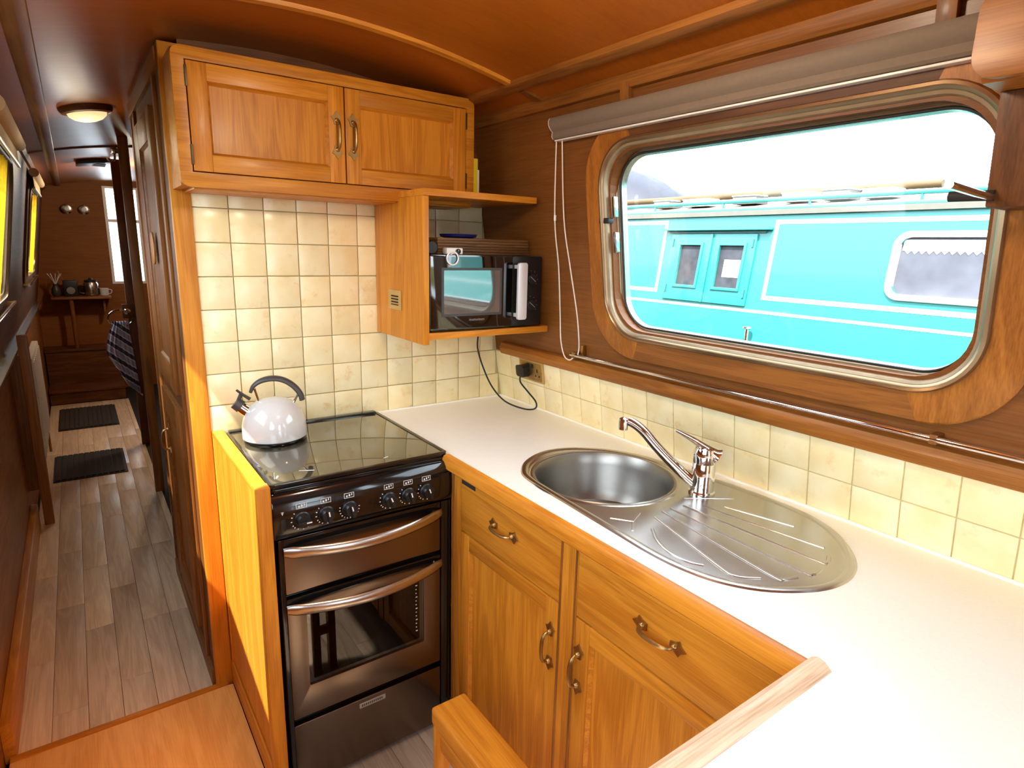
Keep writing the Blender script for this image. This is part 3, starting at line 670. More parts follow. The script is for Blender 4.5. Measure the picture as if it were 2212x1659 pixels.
# ---- mixer tap
tp = thing('mixer_tap', 'chrome single-lever mixer tap with an angled spout behind the sink bowl', 'tap', (-0.145,-1.139,0.907))
tx, ty = -0.145, -1.139
obj('body', MB().lathe([(0.033,0.9068),(0.033,0.912),(0.0295,0.915),(0.029,0.935),(0.0285,0.985),(0.0275,0.987),(0.0275,0.989),(0.0285,0.991),(0.0285,1.016),(0.025,1.027),(0.012,1.033)], 32, (tx,ty,0)), 'chrome', tp, smooth=True)
# spout leaves the low side of the body towards the bowl
tip = Vector((-0.279,-0.984,1.076))
sp = [(-0.156,-1.128,0.928),(-0.172,-1.109,0.946),(-0.202,-1.073,0.986),(-0.225,-1.046,1.020),(-0.246,-1.022,1.054),(-0.262,-1.003,1.072),tuple(tip+Vector((0.004,-0.005,0.004)))]
sps = spline(sp, 6)
obj('spout', MB().tube(sps, [0.0145-0.003*i/(len(sps)-1) for i in range(len(sps))], 14), 'chrome', tp, smooth=True)
obj('aerator', MB().lathe([(0.0125,1.056),(0.0125,1.076),(0.0115,1.084),(0.004,1.088)], 18, (tip.x-0.002,tip.y+0.002,0)), 'chrome', tp, smooth=True)
lv = [(tx+0.020,ty-0.020,1.008),(tx+0.002,ty-0.002,1.024),(tx-0.020,ty+0.022,1.044),(tx-0.050,ty+0.057,1.066)]
obj('lever', MB().tube(spline(lv,5), [(0.0285-0.019*(i/15)**0.8, 0.022-0.0185*(i/15)**0.6) for i in range(16)], 14), 'chrome', tp, smooth=True)

# ---- cooker
ck = thing('cooker', 'black and stainless steel gas cooker with a glass lid and six knobs', 'cooker', (-0.805,-0.28,0.0))
cx0, cx1, cyf = -1.053, -0.560, -0.570
body = MB().box(cx0,cx0+0.012,-0.545,-0.03,0.02,0.895).box(cx1-0.012,cx1,-0.545,-0.03,0.02,0.895).box(cx0,cx1,-0.045,-0.03,0.02,0.895).box(cx0,cx1,-0.545,-0.03,0.02,0.035).box(cx0,cx1,-0.545,-0.03,0.78,0.895)
body.box(cx0,cx1,-0.545,-0.20,0.60,0.616).box(cx0,cx1,-0.545,-0.03,0.222,0.238)
obj('body', body, 'black_gloss', ck)
for xx in (-1.02,-0.60):
    for yy in (-0.51,-0.08): obj('foot', MB().lathe([(0.016,0.0),(0.016,0.021)], 12, (xx,yy,0)), 'black_plastic', ck)
obj('front_post', B(cx0,cx0+0.012,-0.572,-0.545,0.02,0.775), 'black_gloss', ck, 0.001); obj('front_post', B(cx1-0.030,cx1,-0.572,-0.545,0.02,0.775), 'black_gloss', ck, 0.001)
# hob rim, lid
obj('hob_rim', MB().slab(rr(-1.058,-0.556,-0.552,-0.022,0.012,4), [], flat, 0.895, 0.903), 'black_gloss', ck, 0.002)
lid = obj('lid', MB().slab(rr(-1.057,-0.557,-0.545,-0.026,0.012,4), [], flat, 0.905, 0.914), 'lid_glass', ck, 0.0015)
obj('lid_trim', MB().slab(rr(-1.060,-0.554,-0.548,-0.022,0.014,4), [rr(-1.049,-0.566,-0.536,-0.040,0.006,4)], flat, 0.904, 0.9155), 'black_gloss', lid, 0.0012)
obj('lid_hinge_bar', B(-1.052,-0.562,-0.040,-0.014,0.903,0.9195), 'black_gloss', lid, 0.003)
for p,q in (((-1.03,-0.50),(-1.022,-0.485)),((-0.965,-0.475),(-0.93,-0.492)),((-0.735,-0.50),(-0.72,-0.494))):
    obj('lid_mark', MB().tube([(p[0],p[1],0.9143),(q[0],q[1],0.9143)], (0.0022,0.0005), 6), 'print_white', lid)
# curved control panel
prof = [(-0.545,0.897),(-0.562,0.893),(-0.572,0.880),(-0.578,0.862),(-0.580,0.84),(-0.580,0.80),(-0.577,0.785),(-0.570,0.776),(-0.545,0.776)]
cpn = obj('control_panel', MB().loops([[(x,y,z) for y,z in prof] for x in (-1.0625,-0.5575)]), 'black_gloss', ck, 0.004, True)
KX = [-0.993,-0.931,-0.869,-0.757,-0.699,-0.642]
kprof = [(0.021,0.0),(0.021,0.004),(0.0185,0.006),(0.017,0.018),(0.0155,0.021),(0.001,0.0215)]
kme = MB().lathe(kprof, 28, (0,0,0), 'y').box(-0.004,0.004,-0.030,-0.016,-0.0165,0.0165).mesh('knob', 0, True); kme.materials.append(MATS['black_plastic'])
pme = MB().box(-0.0016,0.0016,-0.0307,-0.0302,0.003,0.016).mesh('pointer'); pme.materials.append(MATS['print_white'])
p2me = MB().box(-0.0045,-0.0035,-0.0303,-0.0295,-0.004,0.016).mesh('pointer_line'); p2me.materials.append(MATS['print_white'])
dme = MB().box(-0.0011,0.0011,-0.0004,0.0,-0.0017,0.0017).mesh('dial_mark'); dme.materials.append(MATS['print_white'])
ime = MB()
for a,b,c_,d_ in ((-0.0135,0.0135,0.0058,0.007),(-0.0135,0.0135,-0.007,-0.0058),(-0.0135,-0.0123,-0.007,0.007),(0.0123,0.0135,-0.007,0.007),(-0.008,-0.004,-0.004,0.001),(-0.001,0.003,-0.003,0.003),(0.006,0.0085,-0.001,0.004)):
    ime.box(a,b,-0.0004,0,c_,d_)
ime = ime.mesh('burner_symbol'); ime.materials.append(MATS['print_white'])
for i, kx in enumerate(KX):
    kz = 0.824
    base_ = Matrix.Translation((kx,-0.580,kz)); rot = Matrix.Rotation(math.radians([90,-8,-12,-22,-14,-20][i]),4,'Y')
    kn = obj('knob', kme, None, ck, Mw=base_@rot)
    obj('pointer', pme, None, kn, Mw=base_@rot)
    for a in ([-120,-95,-70,-45,150,175,205,225] if i != 2 else list(range(-75,-280,-18))):
        ra = math.radians(a); obj('dial_mark', dme, None, cpn, Mw=Matrix.Translation((kx+0.0265*math.sin(ra),-0.5802,kz+0.0265*math.cos(ra)))@Matrix.Rotation(ra,4,'Y'))
    obj('burner_symbol', ime, None, cpn, Mw=Matrix.Translation((kx,-0.5795,kz+0.0365)))
ig = obj('ignition_button', MB().slab(rr(-1.046,-1.034,0.804,0.834,0.003,3), [], PF(-0.580), 0.0, 0.004), 'black_plastic', ck, 0.001)
obj('spark_symbol', MB().box(-1.0425,-1.0375,-0.5806,-0.5800,0.8490,0.8505).box(-1.0407,-1.0393,-0.5806,-0.5800,0.8455,0.8540).box(-1.0435,-1.0365,-0.5806,-0.5800,0.8525,0.8532), 'print_white', cpn)
# grill door, oven door, storage drawer
gx0, gx1 = -1.040, -0.593
obj('grill_door', MB().slab(rr(gx0,gx1,0.620,0.768,0.003,2), [], PF(-0.548), 0.0, 0.022), 'steel_oven', ck, 0.0015)
obj('grill_top_strip', B(gx0,gx1,-0.5715,-0.549,0.752,0.774), 'black_gloss', ck, 0.001)
od = obj('oven_door', MB().slab(rr(gx0,gx1,0.242,0.602,0.003,2), [rr(-0.992,-0.647,0.332,0.560,0.004,3)], PF(-0.548), 0.0, 0.022), 'steel_oven', ck, 0.0015)
obj('door_top_strip', B(gx0,gx1,-0.5715,-0.549,0.588,0.606), 'black_gloss', od, 0.001)
obj('oven_window', B(-0.996,-0.643,-0.564,-0.560,0.328,0.564), 'smoked_glass', od)
obj('window_border', MB().slab(rr(-0.992,-0.647,0.332,0.560,0.004,3), [rr(-0.980,-0.660,0.345,0.548,0.004,3)], PF(-0.560), 0.0, 0.0045), 'black_glass', od)
for i in range(14):
    obj('shelf_scale', B(-0.672,-0.669 if i % 3 else -0.6665,-0.5652,-0.5646,0.372+i*0.0125,0.375+i*0.0125), 'print_white', od)
obj('oven_lining', MB().box(-1.035,-0.60,-0.10,-0.095,0.25,0.60).box(-1.035,-0.60,-0.545,-0.10,0.245,0.25), 'black_matt', ck)
for zz in (0.40,0.475):
    rk = MB()
    rk.tube([(-1.03,-0.52,zz),(-0.60,-0.52,zz)], 0.003, 6).tube([(-1.03,-0.12,zz),(-0.60,-0.12,zz)], 0.003, 6)
    for i in range(15):
        x = -1.02+i*0.0293; rk.tube([(x,-0.52,zz+0.003),(x,-0.12,zz+0.003)], 0.0015, 5)
    obj('oven_rack', rk, 'chrome', ck, smooth=True)
sd_ = obj('storage_drawer', MB().slab(rr(gx0,gx1,0.022,0.222,0.003,2), [], PF(-0.548), 0.0, 0.022), 'steel_oven', ck, 0.0015)
obj('badge', MB().slab(rr(-0.857,-0.777,0.192,0.208,0.002,2), [], PF(-0.570), 0.0, 0.0012), 'print_grey', sd_, 0.0004)
bt = MB()
for i in range(11):
    x = -0.850+i*0.006; bt.box(x,x+0.0036,-0.5716,-0.5710,0.1965,0.2035)
obj('badge_lettering', bt, 'steel_oven', sd_)
for nm, zz, par in (('grill_handle',0.742,ck),('oven_handle',0.580,od)):
    hp = []
    n = 24
    L = []
    for i in range(n+1):
        t = i/n; x = gx0-0.002+(gx1-gx0+0.004)*t
        bow = 0.040*math.sin(math.pi*t)**0.8; y = -0.575-bow
        e = 1.0 if 0 < i < n else 0.75
        h_ = 0.016*e; dpt = 0.008*e
        L.append([(x, y-dpt*math.cos(a)*1.0, zz+h_*math.sin(a)-0.010*math.sin(math.pi*t)) for a in [2*math.pi*k_/12 for k_ in range(12)]])
    L[0] = [(x, y, z) for x,y,z in L[0]]
    hd_ = obj(nm, MB().loops(L), 'steel', par, smooth=True, label='bowed stainless handle')
    for xx in (gx0+0.015, gx1-0.015): obj('handle_stud', MB().lathe([(0.007,0.0),(0.007,0.012)], 10, (xx,-0.5695,zz), 'y'), 'steel', par if par is ck else par, smooth=True)

# ---- cooker side panel with its front post and cap
ep = thing('cooker_screen', 'honey oak end panel with a rounded post, boxing in the left of the cooker', 'panel', (-1.08,-0.29,0.016))
obj('panel', B(-1.092,-1.072,-0.54,-0.004,0.0165,0.905), 'honey_z', ep)
obj('post', B(-1.099,-1.0635,-0.580,-0.540,0.0165,0.925), 'oak_z', ep, 0.005)
obj('cap', B(-1.097,-1.0635,-0.541,-0.004,0.905,0.920), 'honey_y', ep, 0.003)
obj('skirting', B(-1.099,-1.092,-0.54,-0.004,0.0165,0.10), 'oak_y', ep, 0.002)
obj('corner_batten', B(-1.0965,-1.073,-0.022,-0.003,0.100,0.905), 'honey_z', ep, 0.002)

# ---- kettle
kt = thing('kettle', 'cream enamel whistling kettle with a dark arched handle on the hob lid', 'kettle', (-0.945,-0.165,0.914))
kc = (-0.945,-0.165); z0 = 0.9156
obj('base_ring', MB().lathe([(0.078,z0),(0.090,z0),(0.092,z0+0.004),(0.092,z0+0.007),(0.089,z0+0.009)], 48, (kc[0],kc[1],0)), 'black_gloss', kt, smooth=True)
obj('body', MB().lathe([(0.088,z0+0.008),(0.0925,z0+0.012),(0.0930,z0+0.030),(0.0920,z0+0.052),(0.087,z0+0.073),(0.079,z0+0.090),(0.068,z0+0.105),(0.054,z0+0.117),(0.038,z0+0.125),(0.020,z0+0.1295),(0.001,z0+0.131)], 56, (kc[0],kc[1],0)), 'enamel', kt, smooth=True)
hd = Vector((0.955,-0.297,0)).normalized()    # handle plane
def kp(s_, h, dz=0): return (kc[0]+hd.x*s_, kc[1]+hd.y*s_, z0+h)
arc = [(-0.062,0.148),(-0.052,0.168),(-0.030,0.183),(0.0,0.189),(0.030,0.184),(0.058,0.166),(0.078,0.140),(0.084,0.118)]
ap = spline([kp(a_,b_) for a_,b_ in arc], 5)
obj('handle', MB().tube(ap, [((0.006+0.006*min(1,i/12)), (0.0045+0.0035*min(1,i/14))) for i in range(len(ap))], 12), 'charcoal', kt, smooth=True, label='dark grey arched handle')
obj('bracket', MB().tube([kp(-0.040,0.118),kp(-0.050,0.160)], (0.007,0.004), 10), 'chrome', kt, smooth=True)
obj('bracket', MB().tube([kp(0.056,0.108),kp(0.074,0.140)], (0.007,0.004), 10), 'chrome', kt, smooth=True)
spd = -hd
obj('spout', MB().tube([kp(-0.070,0.088),kp(-0.093,0.108)], [0.020,0.0165], 18), 'chrome', kt, smooth=True)
wh = obj('whistle_cap', MB().tube([kp(-0.090,0.1055),kp(-0.106,0.1195)], [0.0195,0.0185], 18), 'charcoal', kt, smooth=True)
obj('cap_lever', MB().tube([kp(-0.064,0.128),kp(-0.082,0.142),kp(-0.100,0.158)], [(0.011,0.005),(0.009,0.004),(0.008,0.003)], 10).tube([kp(-0.098,0.122),kp(-0.088,0.144)], 0.006, 8), 'charcoal', wh, smooth=True)

# ---- socket, plug, flex
so_ = thing('wall_socket', 'double brass wall socket on the tiles under the window rail', 'socket', (0.0,-0.245,1.055))
def WRT(y,z,d): return WR(y,z,d+0.007)
obj('plate', MB().slab(rr(-0.318,-0.172,1.013,1.094,0.004,3), [], WRT, 0.0, 0.006), 'brass_plate', so_, 0.001)
obj('insert', MB().slab(rr(-0.308,-0.182,1.020,1.087,0.003,3), [], WRT, 0.006, 0.0068), 'brass_dull', so_)
for yy in (-0.283,):
    obj('socket_hole', MB().slab(rr(yy-0.003,yy+0.003,1.052,1.066,0.001,2), [], WRT, 0.0066, 0.0072).slab(rr(yy-0.014,yy-0.007,1.035,1.042,0.001,2), [], WRT, 0.0066, 0.0072).slab(rr(yy+0.007,yy+0.014,1.035,1.042,0.001,2), [], WRT, 0.0066, 0.0072), 'black_matt', so_)
for yy in (-0.256,-0.232): obj('switch', MB().slab(rr(yy-0.005,yy+0.005,1.066,1.082,0.002,2), [], WRT, 0.0066, 0.0095), 'black_plastic', so_, 0.001)
for yy in (-0.312,-0.178): obj('screw', MB().lathe([(0.002,0),(0.0015,0.0008)], 8, (0,0,0)), 'brass', so_, Mw=rotM(WRT(yy,1.053,0.0062),(0,1,0),(0,0,1),(-1,0,0)))
pg = thing('power_plug', 'black three-pin plug with its flex in the brass socket', 'plug', (-0.03,-0.208,1.03))
obj('body', MB().slab(rr(-0.233,-0.183,1.026,1.070,0.010,5), [], WRT, 0.0074, 0.034), 'black_plastic', pg, 0.004)
fx_ = [(-0.045,-0.208,1.026),(-0.047,-0.215,1.005),(-0.040,-0.255,0.975),(-0.036,-0.300,0.945),(-0.040,-0.300,0.920),(-0.060,-0.255,0.912),(-0.085,-0.17,0.925),(-0.105,-0.11,0.97),(-0.125,-0.075,1.04),(-0.145,-0.06,1.12),(-0.140,-0.055,1.18),(-0.135,-0.045,1.2185)]
obj('flex', MB().tube(spline(fx_, 8), 0.0032, 8), 'black_plastic', pg, smooth=True)

# ---- roller blind, its cords, rod
def BL(y, d, z): return (xr(z)-d, y, z)
bd = thing('roller_blind', 'rolled-up taupe roller blind above the galley window', 'blind', (-0.16,-1.05,1.82))
ring_ = [(0.040,1.888),(0.034,1.896),(0.022,1.898),(0.010,1.894),(0.003,1.884),(0.003,1.870),(0.008,1.860),(0.005,1.850),(0.006,1.842),(0.012,1.838),(0.020,1.837),(0.027,1.838),(0.031,1.843),(0.030,1.852),(0.028,1.858),(0.036,1.866),(0.041,1.876)]
rp = [BL(0,d+0.006,z-0.004) for d,z in ring_]
obj('rolled_fabric', MB().loops([[(p[0], y, p[2]) for p in rp] for y in (-1.63,-0.497)]), 'fabric_blind', bd, smooth=True)
obj('end_cap', MB().loops([[(p[0], y, p[2]) for p in rp] for y in (-0.4969,-0.494)]), 'white_plastic', bd, smooth=True)
obj('bottom_bar', B(-0.156,-0.134,-1.63,-0.499,1.8275,1.8325), 'white_plastic', bd, 0.002)
for yy in (-0.785,-1.53): obj('bracket_block', MB().slab([(yy-0.016,1.892),(yy+0.016,1.892),(yy+0.016,1.944),(yy-0.016,1.944)], [], WR, 0.0, 0.018), 'oak_dark_z', bd, 0.002)
cd = thing('blind_cord', 'looped white pull cord hanging from the left end of the blind', 'cord', (-0.10,-0.5,1.15))
cpts = [(xr(1.82)-0.025,-0.500,1.834),(xr(1.6)-0.040,-0.485,1.6),(xr(1.45)-0.036,-0.482,1.45),(xr(1.3)-0.034,-0.470,1.30),(xr(1.2)-0.034,-0.462,1.205),(xr(1.15)-0.034,-0.474,1.152),(xr(1.14)-0.034,-0.500,1.140),(xr(1.145)-0.034,-0.522,1.152)]
obj('cord_strand', MB().tube(spline(cpts, 6), 0.0022, 6), 'cord', cd, smooth=True)
cp2 = [(xr(1.82)-0.025,-0.527,1.834),(xr(1.6)-0.040,-0.530,1.6),(xr(1.45)-0.036,-0.540,1.45),(xr(1.3)-0.034,-0.556,1.30),(xr(1.2)-0.034,-0.556,1.20),(xr(1.16)-0.034,-0.545,1.165)]
obj('cord_strand', MB().tube(spline(cp2, 6), 0.0022, 6), 'cord', cd, smooth=True)
obj('cord_joiner', MB().lathe([(0.004,1.595),(0.004,1.612)], 10, (xr(1.6)-0.040,-0.486,0)), 'white_plastic', cd, smooth=True)
rd = thing('curtain_rod', 'slim steel rod running below the galley window along the rail', 'rod', (-0.05,-1.3,1.16))
obj('rod', MB().tube([(xr(1.16)-0.030,-0.505,1.160),(xr(1.16)-0.030,-2.3,1.160)], 0.0065, 12), 'chrome', rd, smooth=True)
obj('end_bracket', MB().box(xr(1.16)-0.036,xr(1.16),-0.530,-0.515,1.150,1.170), 'brass_dull', rd, 0.002)
obj('end_bracket', MB().box(xr(1.16)-0.036,xr(1.16),-1.60,-1.585,1.150,1.170), 'oak_dark_z', rd, 0.002)
obj('cleat', MB().box(xr(1.18)-0.016,xr(1.18),-0.552,-0.540,1.160,1.195), 'brass', rd, 0.002)

# ---- overhead cupboard and post at the right edge, lamp arm
oc = thing('overhead_cupboard', 'oak overhead cupboard end with rounded corners at the top right', 'cupboard', (-0.25,-2.0,1.755))
def ocl(y): return [(-0.292,1.775),(-0.290,1.764),(-0.282,1.757),(-0.118,1.757),(-0.138,1.885),(-0.280,1.885),(-0.290,1.878),(-0.292,1.86)]
obj('carcass', MB().loops([[(x,y,z) for x,z in ocl(0)] for y in (-2.32,-1.645)]), 'oak_mid_y', oc, smooth=True)
ce = MB().slab(rr(-2.32,-1.632,1.759,1.882,0.034,6), [], PX(-0.282), 0.0, 0.020)
obj('front_panel', ce, 'oak_mid_y', oc, 0.005)
po = thing('post', 'dark oak post on the hull under the overhead cupboard', 'post', (-0.16,-1.675,1.60))
obj('post_body', MB().slab([(-1.712,1.588),(-1.648,1.588),(-1.648,1.7565),(-1.712,1.7565)], [], WR, 0.016, 0.105), 'oak_brown_z', po, 0.004)
obj('back_panel', MB().slab([(-2.3,1.588),(-1.713,1.588),(-1.713,1.753),(-2.3,1.753)], [], WR, 0.002, 0.06), 'oak_z', po, 0.002)
la = thing('window_stay', 'chrome arm with a black rubber grip in front of the post', 'arm', (-0.23,-1.65,1.60))
obj('arm', MB().tube([(xr(1.6)-0.100,-1.655,1.604),(-0.30,-1.668,1.602),(-0.46,-1.69,1.600)], 0.0055, 10), 'chrome', la, smooth=True)
obj('grip', MB().tube([(xr(1.6)-0.108,-1.660,1.606),(xr(1.6)-0.108,-1.640,1.6065),(xr(1.6)-0.108,-1.598,1.607)], 0.0085, 14), 'rubber', la, smooth=True)

# ---- stool in the galley
st = thing('stool', 'oak stool with a narrow rounded seat in front of the base cabinets', 'stool', (-0.80,-1.2,0.0))
obj('seat', B(-0.852,-0.765,-1.52,-1.000,0.462,0.505), 'oak_y', st, 0.008, seg=3)
for xx in (-0.850,-0.795):
    for yy in (-1.036,-1.50): obj('leg', B(xx,xx+0.026,yy,yy+0.030,0.0,0.464), 'oak_z', st, 0.003)
for yy in (-1.030,-1.494): obj('stretcher', B(-0.826,-0.793,yy,yy+0.018,0.15,0.18), 'oak_x', st, 0.002)
for xx in (-0.848,-0.793): obj('apron', B(xx,xx+0.014,-1.472,-1.034,0.415,0.463), 'oak_y', st, 0.002)

# ================================================================== CORRIDOR
px_ = PX(-1.148)
du = door('door', wc, 0.20, 0.66, 1.00, 1.90, px_, 0.085, 0.09, 'oak_dark', 'y', 0.0, 0.016)
dlw = door('door', wc, 0.20, 0.66, 0.13, 0.945, px_, 0.085, 0.09, 'oak_dark', 'y', 0.0, 0.016)
obj('finger_plate', MB().slab([(0.43+0.045*math.cos(2*math.pi*i/20), 1.475+0.055*math.sin(2*math.pi*i/20)) for i in range(20)], [], px_, 0.014, 0.020), 'oak_z', du, 0.002)
add_handle(dlw, (-1.165, 0.52, 0.76), (0,0,1), (-1,0,0))
obj('skirting', B(-1.158,-1.148,0.012,0.93,0.0,0.07), 'oak_dark_y', wc, 0.002)
for a, b in ((0.10,0.135),(0.745,0.78)): obj('cover_strip', B(-1.157,-1.148,a,b,0.07,1.965), 'oak_dark_z', wc, 0.002)
# stub panel and post on the hull side
sp_ = thing('half_partition', 'dark stained half-height partition with a floor post on the hull side', 'partition', (-1.67,1.83,0.0))
obj('panel', B(-1.712,-1.640,1.83,1.852,0.20,0.918), 'oak_brown_z', sp_, 0.002)
obj('post', B(-1.668,-1.625,1.822,1.866,0.0,1.02), 'oak_dark_z', sp_, 0.004)
# radiator
ra = thing('radiator', 'slim white panel radiator on the hull side beyond the half partition', 'radiator', (-1.68,2.9,0.16))
obj('panel', B(-1.690,-1.655,2.45,3.25,0.18,0.80), 'radiator', ra, 0.006)
for i in range(9): obj('fin', B(-1.6555,-1.650,2.50+i*0.085,2.545+i*0.085,0.21,0.77), 'radiator', ra, 0.003)
obj('pipe', MB().tube([(-1.67,2.47,0.0),(-1.67,2.47,0.19)], 0.008, 8), 'brass_dull', ra, smooth=True); obj('pipe', MB().tube([(-1.67,3.23,0.0),(-1.67,3.23,0.19)], 0.008, 8), 'brass_dull', ra, smooth=True)
obj('wall_bracket', B(-1.712,-1.689,2.8,2.84,0.4,0.6), 'radiator', ra)
# left windows: blinds, curtains, rods
NM = ('nearer', 'farther')
for wi, (a, b) in enumerate(LW):
    g = 'hull side roller blinds'
    bdl = thing('roller_blind', 'cream roller blind rolled up over the %s corridor window' % NM[wi], 'blind', (xl(1.88)+0.03,(a+b)/2,1.85), g)
    rl = [(xl(1.88)+0.034+0.026*math.cos(t), 1.886+0.026*math.sin(t)) for t in [2*math.pi*i/14 for i in range(14)]]
    obj('rolled_fabric', MB().loops([[(x,y,z) for x,z in rl] for y in (a-0.02,b+0.02)]), 'cream_blind', bdl, smooth=True)
    obj('hanging_fabric', B(xl(1.85)+0.030,xl(1.85)+0.032,a-0.01,b+0.01,1.80,1.885), 'cream_blind', bdl)
    obj('bottom_bar', B(xl(1.85)+0.026,xl(1.85)+0.036,a-0.015,b+0.015,1.790,1.803), 'white_plastic', bdl, 0.002)
    rdl = thing('curtain_rod', 'steel rod below the %s corridor window' % NM[wi], 'rod', (xl(1.2)+0.03,(a+b)/2,1.2), 'corridor rods')
    obj('rod', MB().tube([(xl(1.2)+0.035,a-0.05,1.205),(xl(1.2)+0.035,b+0.18,1.205)], 0.008, 10), 'chrome', rdl, smooth=True)
    for yy in (a+0.02,b+0.10): obj('bracket', B(xl(1.2),xl(1.2)+0.04,yy-0.008,yy+0.008,1.195,1.215), 'brass_dull', rdl, 0.002)
    for ci, (ya, yb, wd) in enumerate(((a+0.30,a+0.52,'near'),)):
        pts = []; n = 26
        rows = []
        for zi in range(9):
            zt = zi/8; z = 1.77-zt*0.50; pinch = 1-0.55*(zt**1.6); row = []
            yc = ya if ci == 0 else yb
            for i in range(n+1):
                t = i/n; y = yc+((yb-ya)*t*pinch)*(1 if ci == 0 else -1)
                row.append((xl(z)+0.026+0.010*math.sin(t*18), y, z))
            rows.append(row)
        mb = MB(); mb.loops(rows, False, False, False)
        me = mb.mesh('curtain', 0, True); me.materials.append(MATS['curtain'])
        tag(obj('curtain', me, None), 'amber curtain hanging in the %s corridor window' % NM[wi], 'curtain', 'amber curtains on the hull side')
# doormats
for (x0,x1,y0,y1,wd) in ((-1.645,-1.245,2.50,3.05,'nearer'),(-1.635,-1.225,3.76,4.50,'farther')):
    mt = thing('doormat', 'dark ribbed doormat on the corridor floor, the %s one' % wd, 'mat', ((x0+x1)/2,(y0+y1)/2,0.0), 'corridor doormats')
    obj('backing', B(x0,x1,y0,y1,0.0005,0.006), 'rubber', mt, 0.001)
    for i in range(12):
        xa = x0+0.012+i*(x1-x0-0.024)/12; obj('rib', B(xa,xa+(x1-x0-0.024)/12-0.006,y0+0.012,y1-0.012,0.006,0.013), 'doormat', mt)
# ceiling lights
def ceiling_lamp(x, y, label, watts):
    z = zc(x); t = thing('ceiling_light', label, 'light', (x,y,z), 'round boat ceiling lights')
    tilt = Matrix.Translation((x,y,z)) @ Matrix.Rotation(math.atan(0.4*(x+0.85)),4,'Y')
    obj('base', MB().lathe([(0.095,0.012),(0.095,-0.010),(0.088,-0.022),(0.074,-0.026),(0.070,-0.020),(0.070,0.0)], 36), 'oak_brown_x', t, smooth=True, Mw=tilt)
    obj('diffuser', MB().lathe([(0.071,-0.020),(0.066,-0.034),(0.050,-0.046),(0.028,-0.053),(0.001,-0.056)], 32), 'lamp_glass', t, smooth=True, Mw=tilt)
    ld = bpy.data.lights.new('lamp_glow', 'POINT'); ld.energy = watts; ld.color = (1.0,0.86,0.64); ld.shadow_soft_size = 0.06
    lo = bpy.data.objects.new('lamp_glow', ld); link(lo, t, Matrix.Translation((x,y,z-0.125)))
ceiling_lamp(-1.29, 1.10, 'lit round wooden ceiling light over the corridor', 0.25)
ceiling_lamp(-0.85, -1.25, 'round wooden ceiling light over the galley aisle', LAMP_E)
ceiling_lamp(-0.82, 3.5, 'round wooden ceiling light inside the side cabin, behind the partition', 9.0)
# ceiling vent, hatch catch, spotlights
cvz = zc(-1.2)
cv = thing('ceiling_vent', 'dark oblong ceiling vent with chamfered rim down the corridor', 'vent', (-1.21,3.25,cvz))
def cmap(u,v,d): return (u,v,zc(u)-d)
obj('rim', MB().slab([(-1.31,3.16),(-1.29,3.14),(-1.13,3.14),(-1.11,3.16),(-1.11,3.34),(-1.13,3.36),(-1.29,3.36),(-1.31,3.34)], [], cmap, -0.002, 0.028), 'black_plastic', cv, 0.005)
for i in range(4): obj('slot', B(-1.28,-1.14,3.17+i*0.05,3.195+i*0.05,zc(-1.21)-0.0315,zc(-1.21)-0.027), 'black_matt', cv)
hk = thing('hatch_catch', 'small chrome catch hanging from the ceiling by the partition', 'catch', (-1.12,2.45,2.0))
obj('plate', B(-1.145,-1.105,2.47,2.50,2.000,2.035), 'chrome', hk, 0.004); obj('hook', MB().tube(spline([(-1.125,2.49,2.003),(-1.128,2.475,1.965),(-1.155,2.47,1.950),(-1.17,2.47,1.975)],5), 0.006, 8), 'chrome', hk, smooth=True)
for i, xx in enumerate((-1.39,-1.255)):
    s_ = thing('spotlight', 'small chrome spotlight on the end bulkhead, the %s one' % ('left','right')[i], 'light', (xx,5.27,1.768), 'bulkhead spotlights')
    obj('rose', MB().lathe([(0.045,0.0),(0.045,0.008),(0.030,0.014)], 20, (xx,5.299,1.768), 'y'), 'chrome', s_, smooth=True)
    obj('head', MB().lathe([(0.022,0.012),(0.034,0.03),(0.038,0.07),(0.034,0.072)], 20, (xx,5.299,1.768), 'y'), 'steel', s_, smooth=True)
    obj('bulb', MB().lathe([(0.033,0.064),(0.020,0.072),(0.001,0.075)], 16, (xx,5.299,1.768), 'y'), 'white_plastic', s_, smooth=True)
# end steps, shelf and clutter
es = thing('step_box', 'dark wooden boarding steps at the end of the corridor', 'steps', (-1.4,5.0,0.0))
obj('tread', B(-1.705,-1.11,4.74,5.295,0.10,0.125), 'oak_brown_x', es, 0.003); obj('riser', B(-1.70,-1.115,4.75,4.77,0.0,0.10), 'oak_brown_x', es)
obj('tread', B(-1.705,-1.11,5.02,5.295,0.44,0.465), 'oak_brown_x', es, 0.003); obj('riser', B(-1.70,-1.115,5.03,5.05,0.125,0.44), 'oak_brown_x', es)
sh = thing('end_shelf', 'oak shelf with a turned support on the end bulkhead', 'shelf', (-1.37,5.15,0.94))
obj('board', B(-1.60,-1.13,5.02,5.295,0.935,0.955), 'oak_dark_x', sh, 0.002)
obj('support', MB().tube([(-1.45,5.06,0.466),(-1.45,5.06,0.936)], 0.018, 12), 'oak_dark_z', sh, smooth=True)
obj('bracket', B(-1.20,-1.18,5.10,5.295,0.80,0.935), 'oak_dark_z', sh)
jg = thing('coffee_pot', 'glass and black coffee pot on the end shelf', 'pot', (-1.28,5.14,0.955))
obj('jug', MB().lathe([(0.055,0.956),(0.062,0.97),(0.062,1.07),(0.052,1.09),(0.050,1.085),(0.058,1.07),(0.058,0.975),(0.001,0.962)], 24, (-1.28,5.14,0)), 'steel', jg, smooth=True)
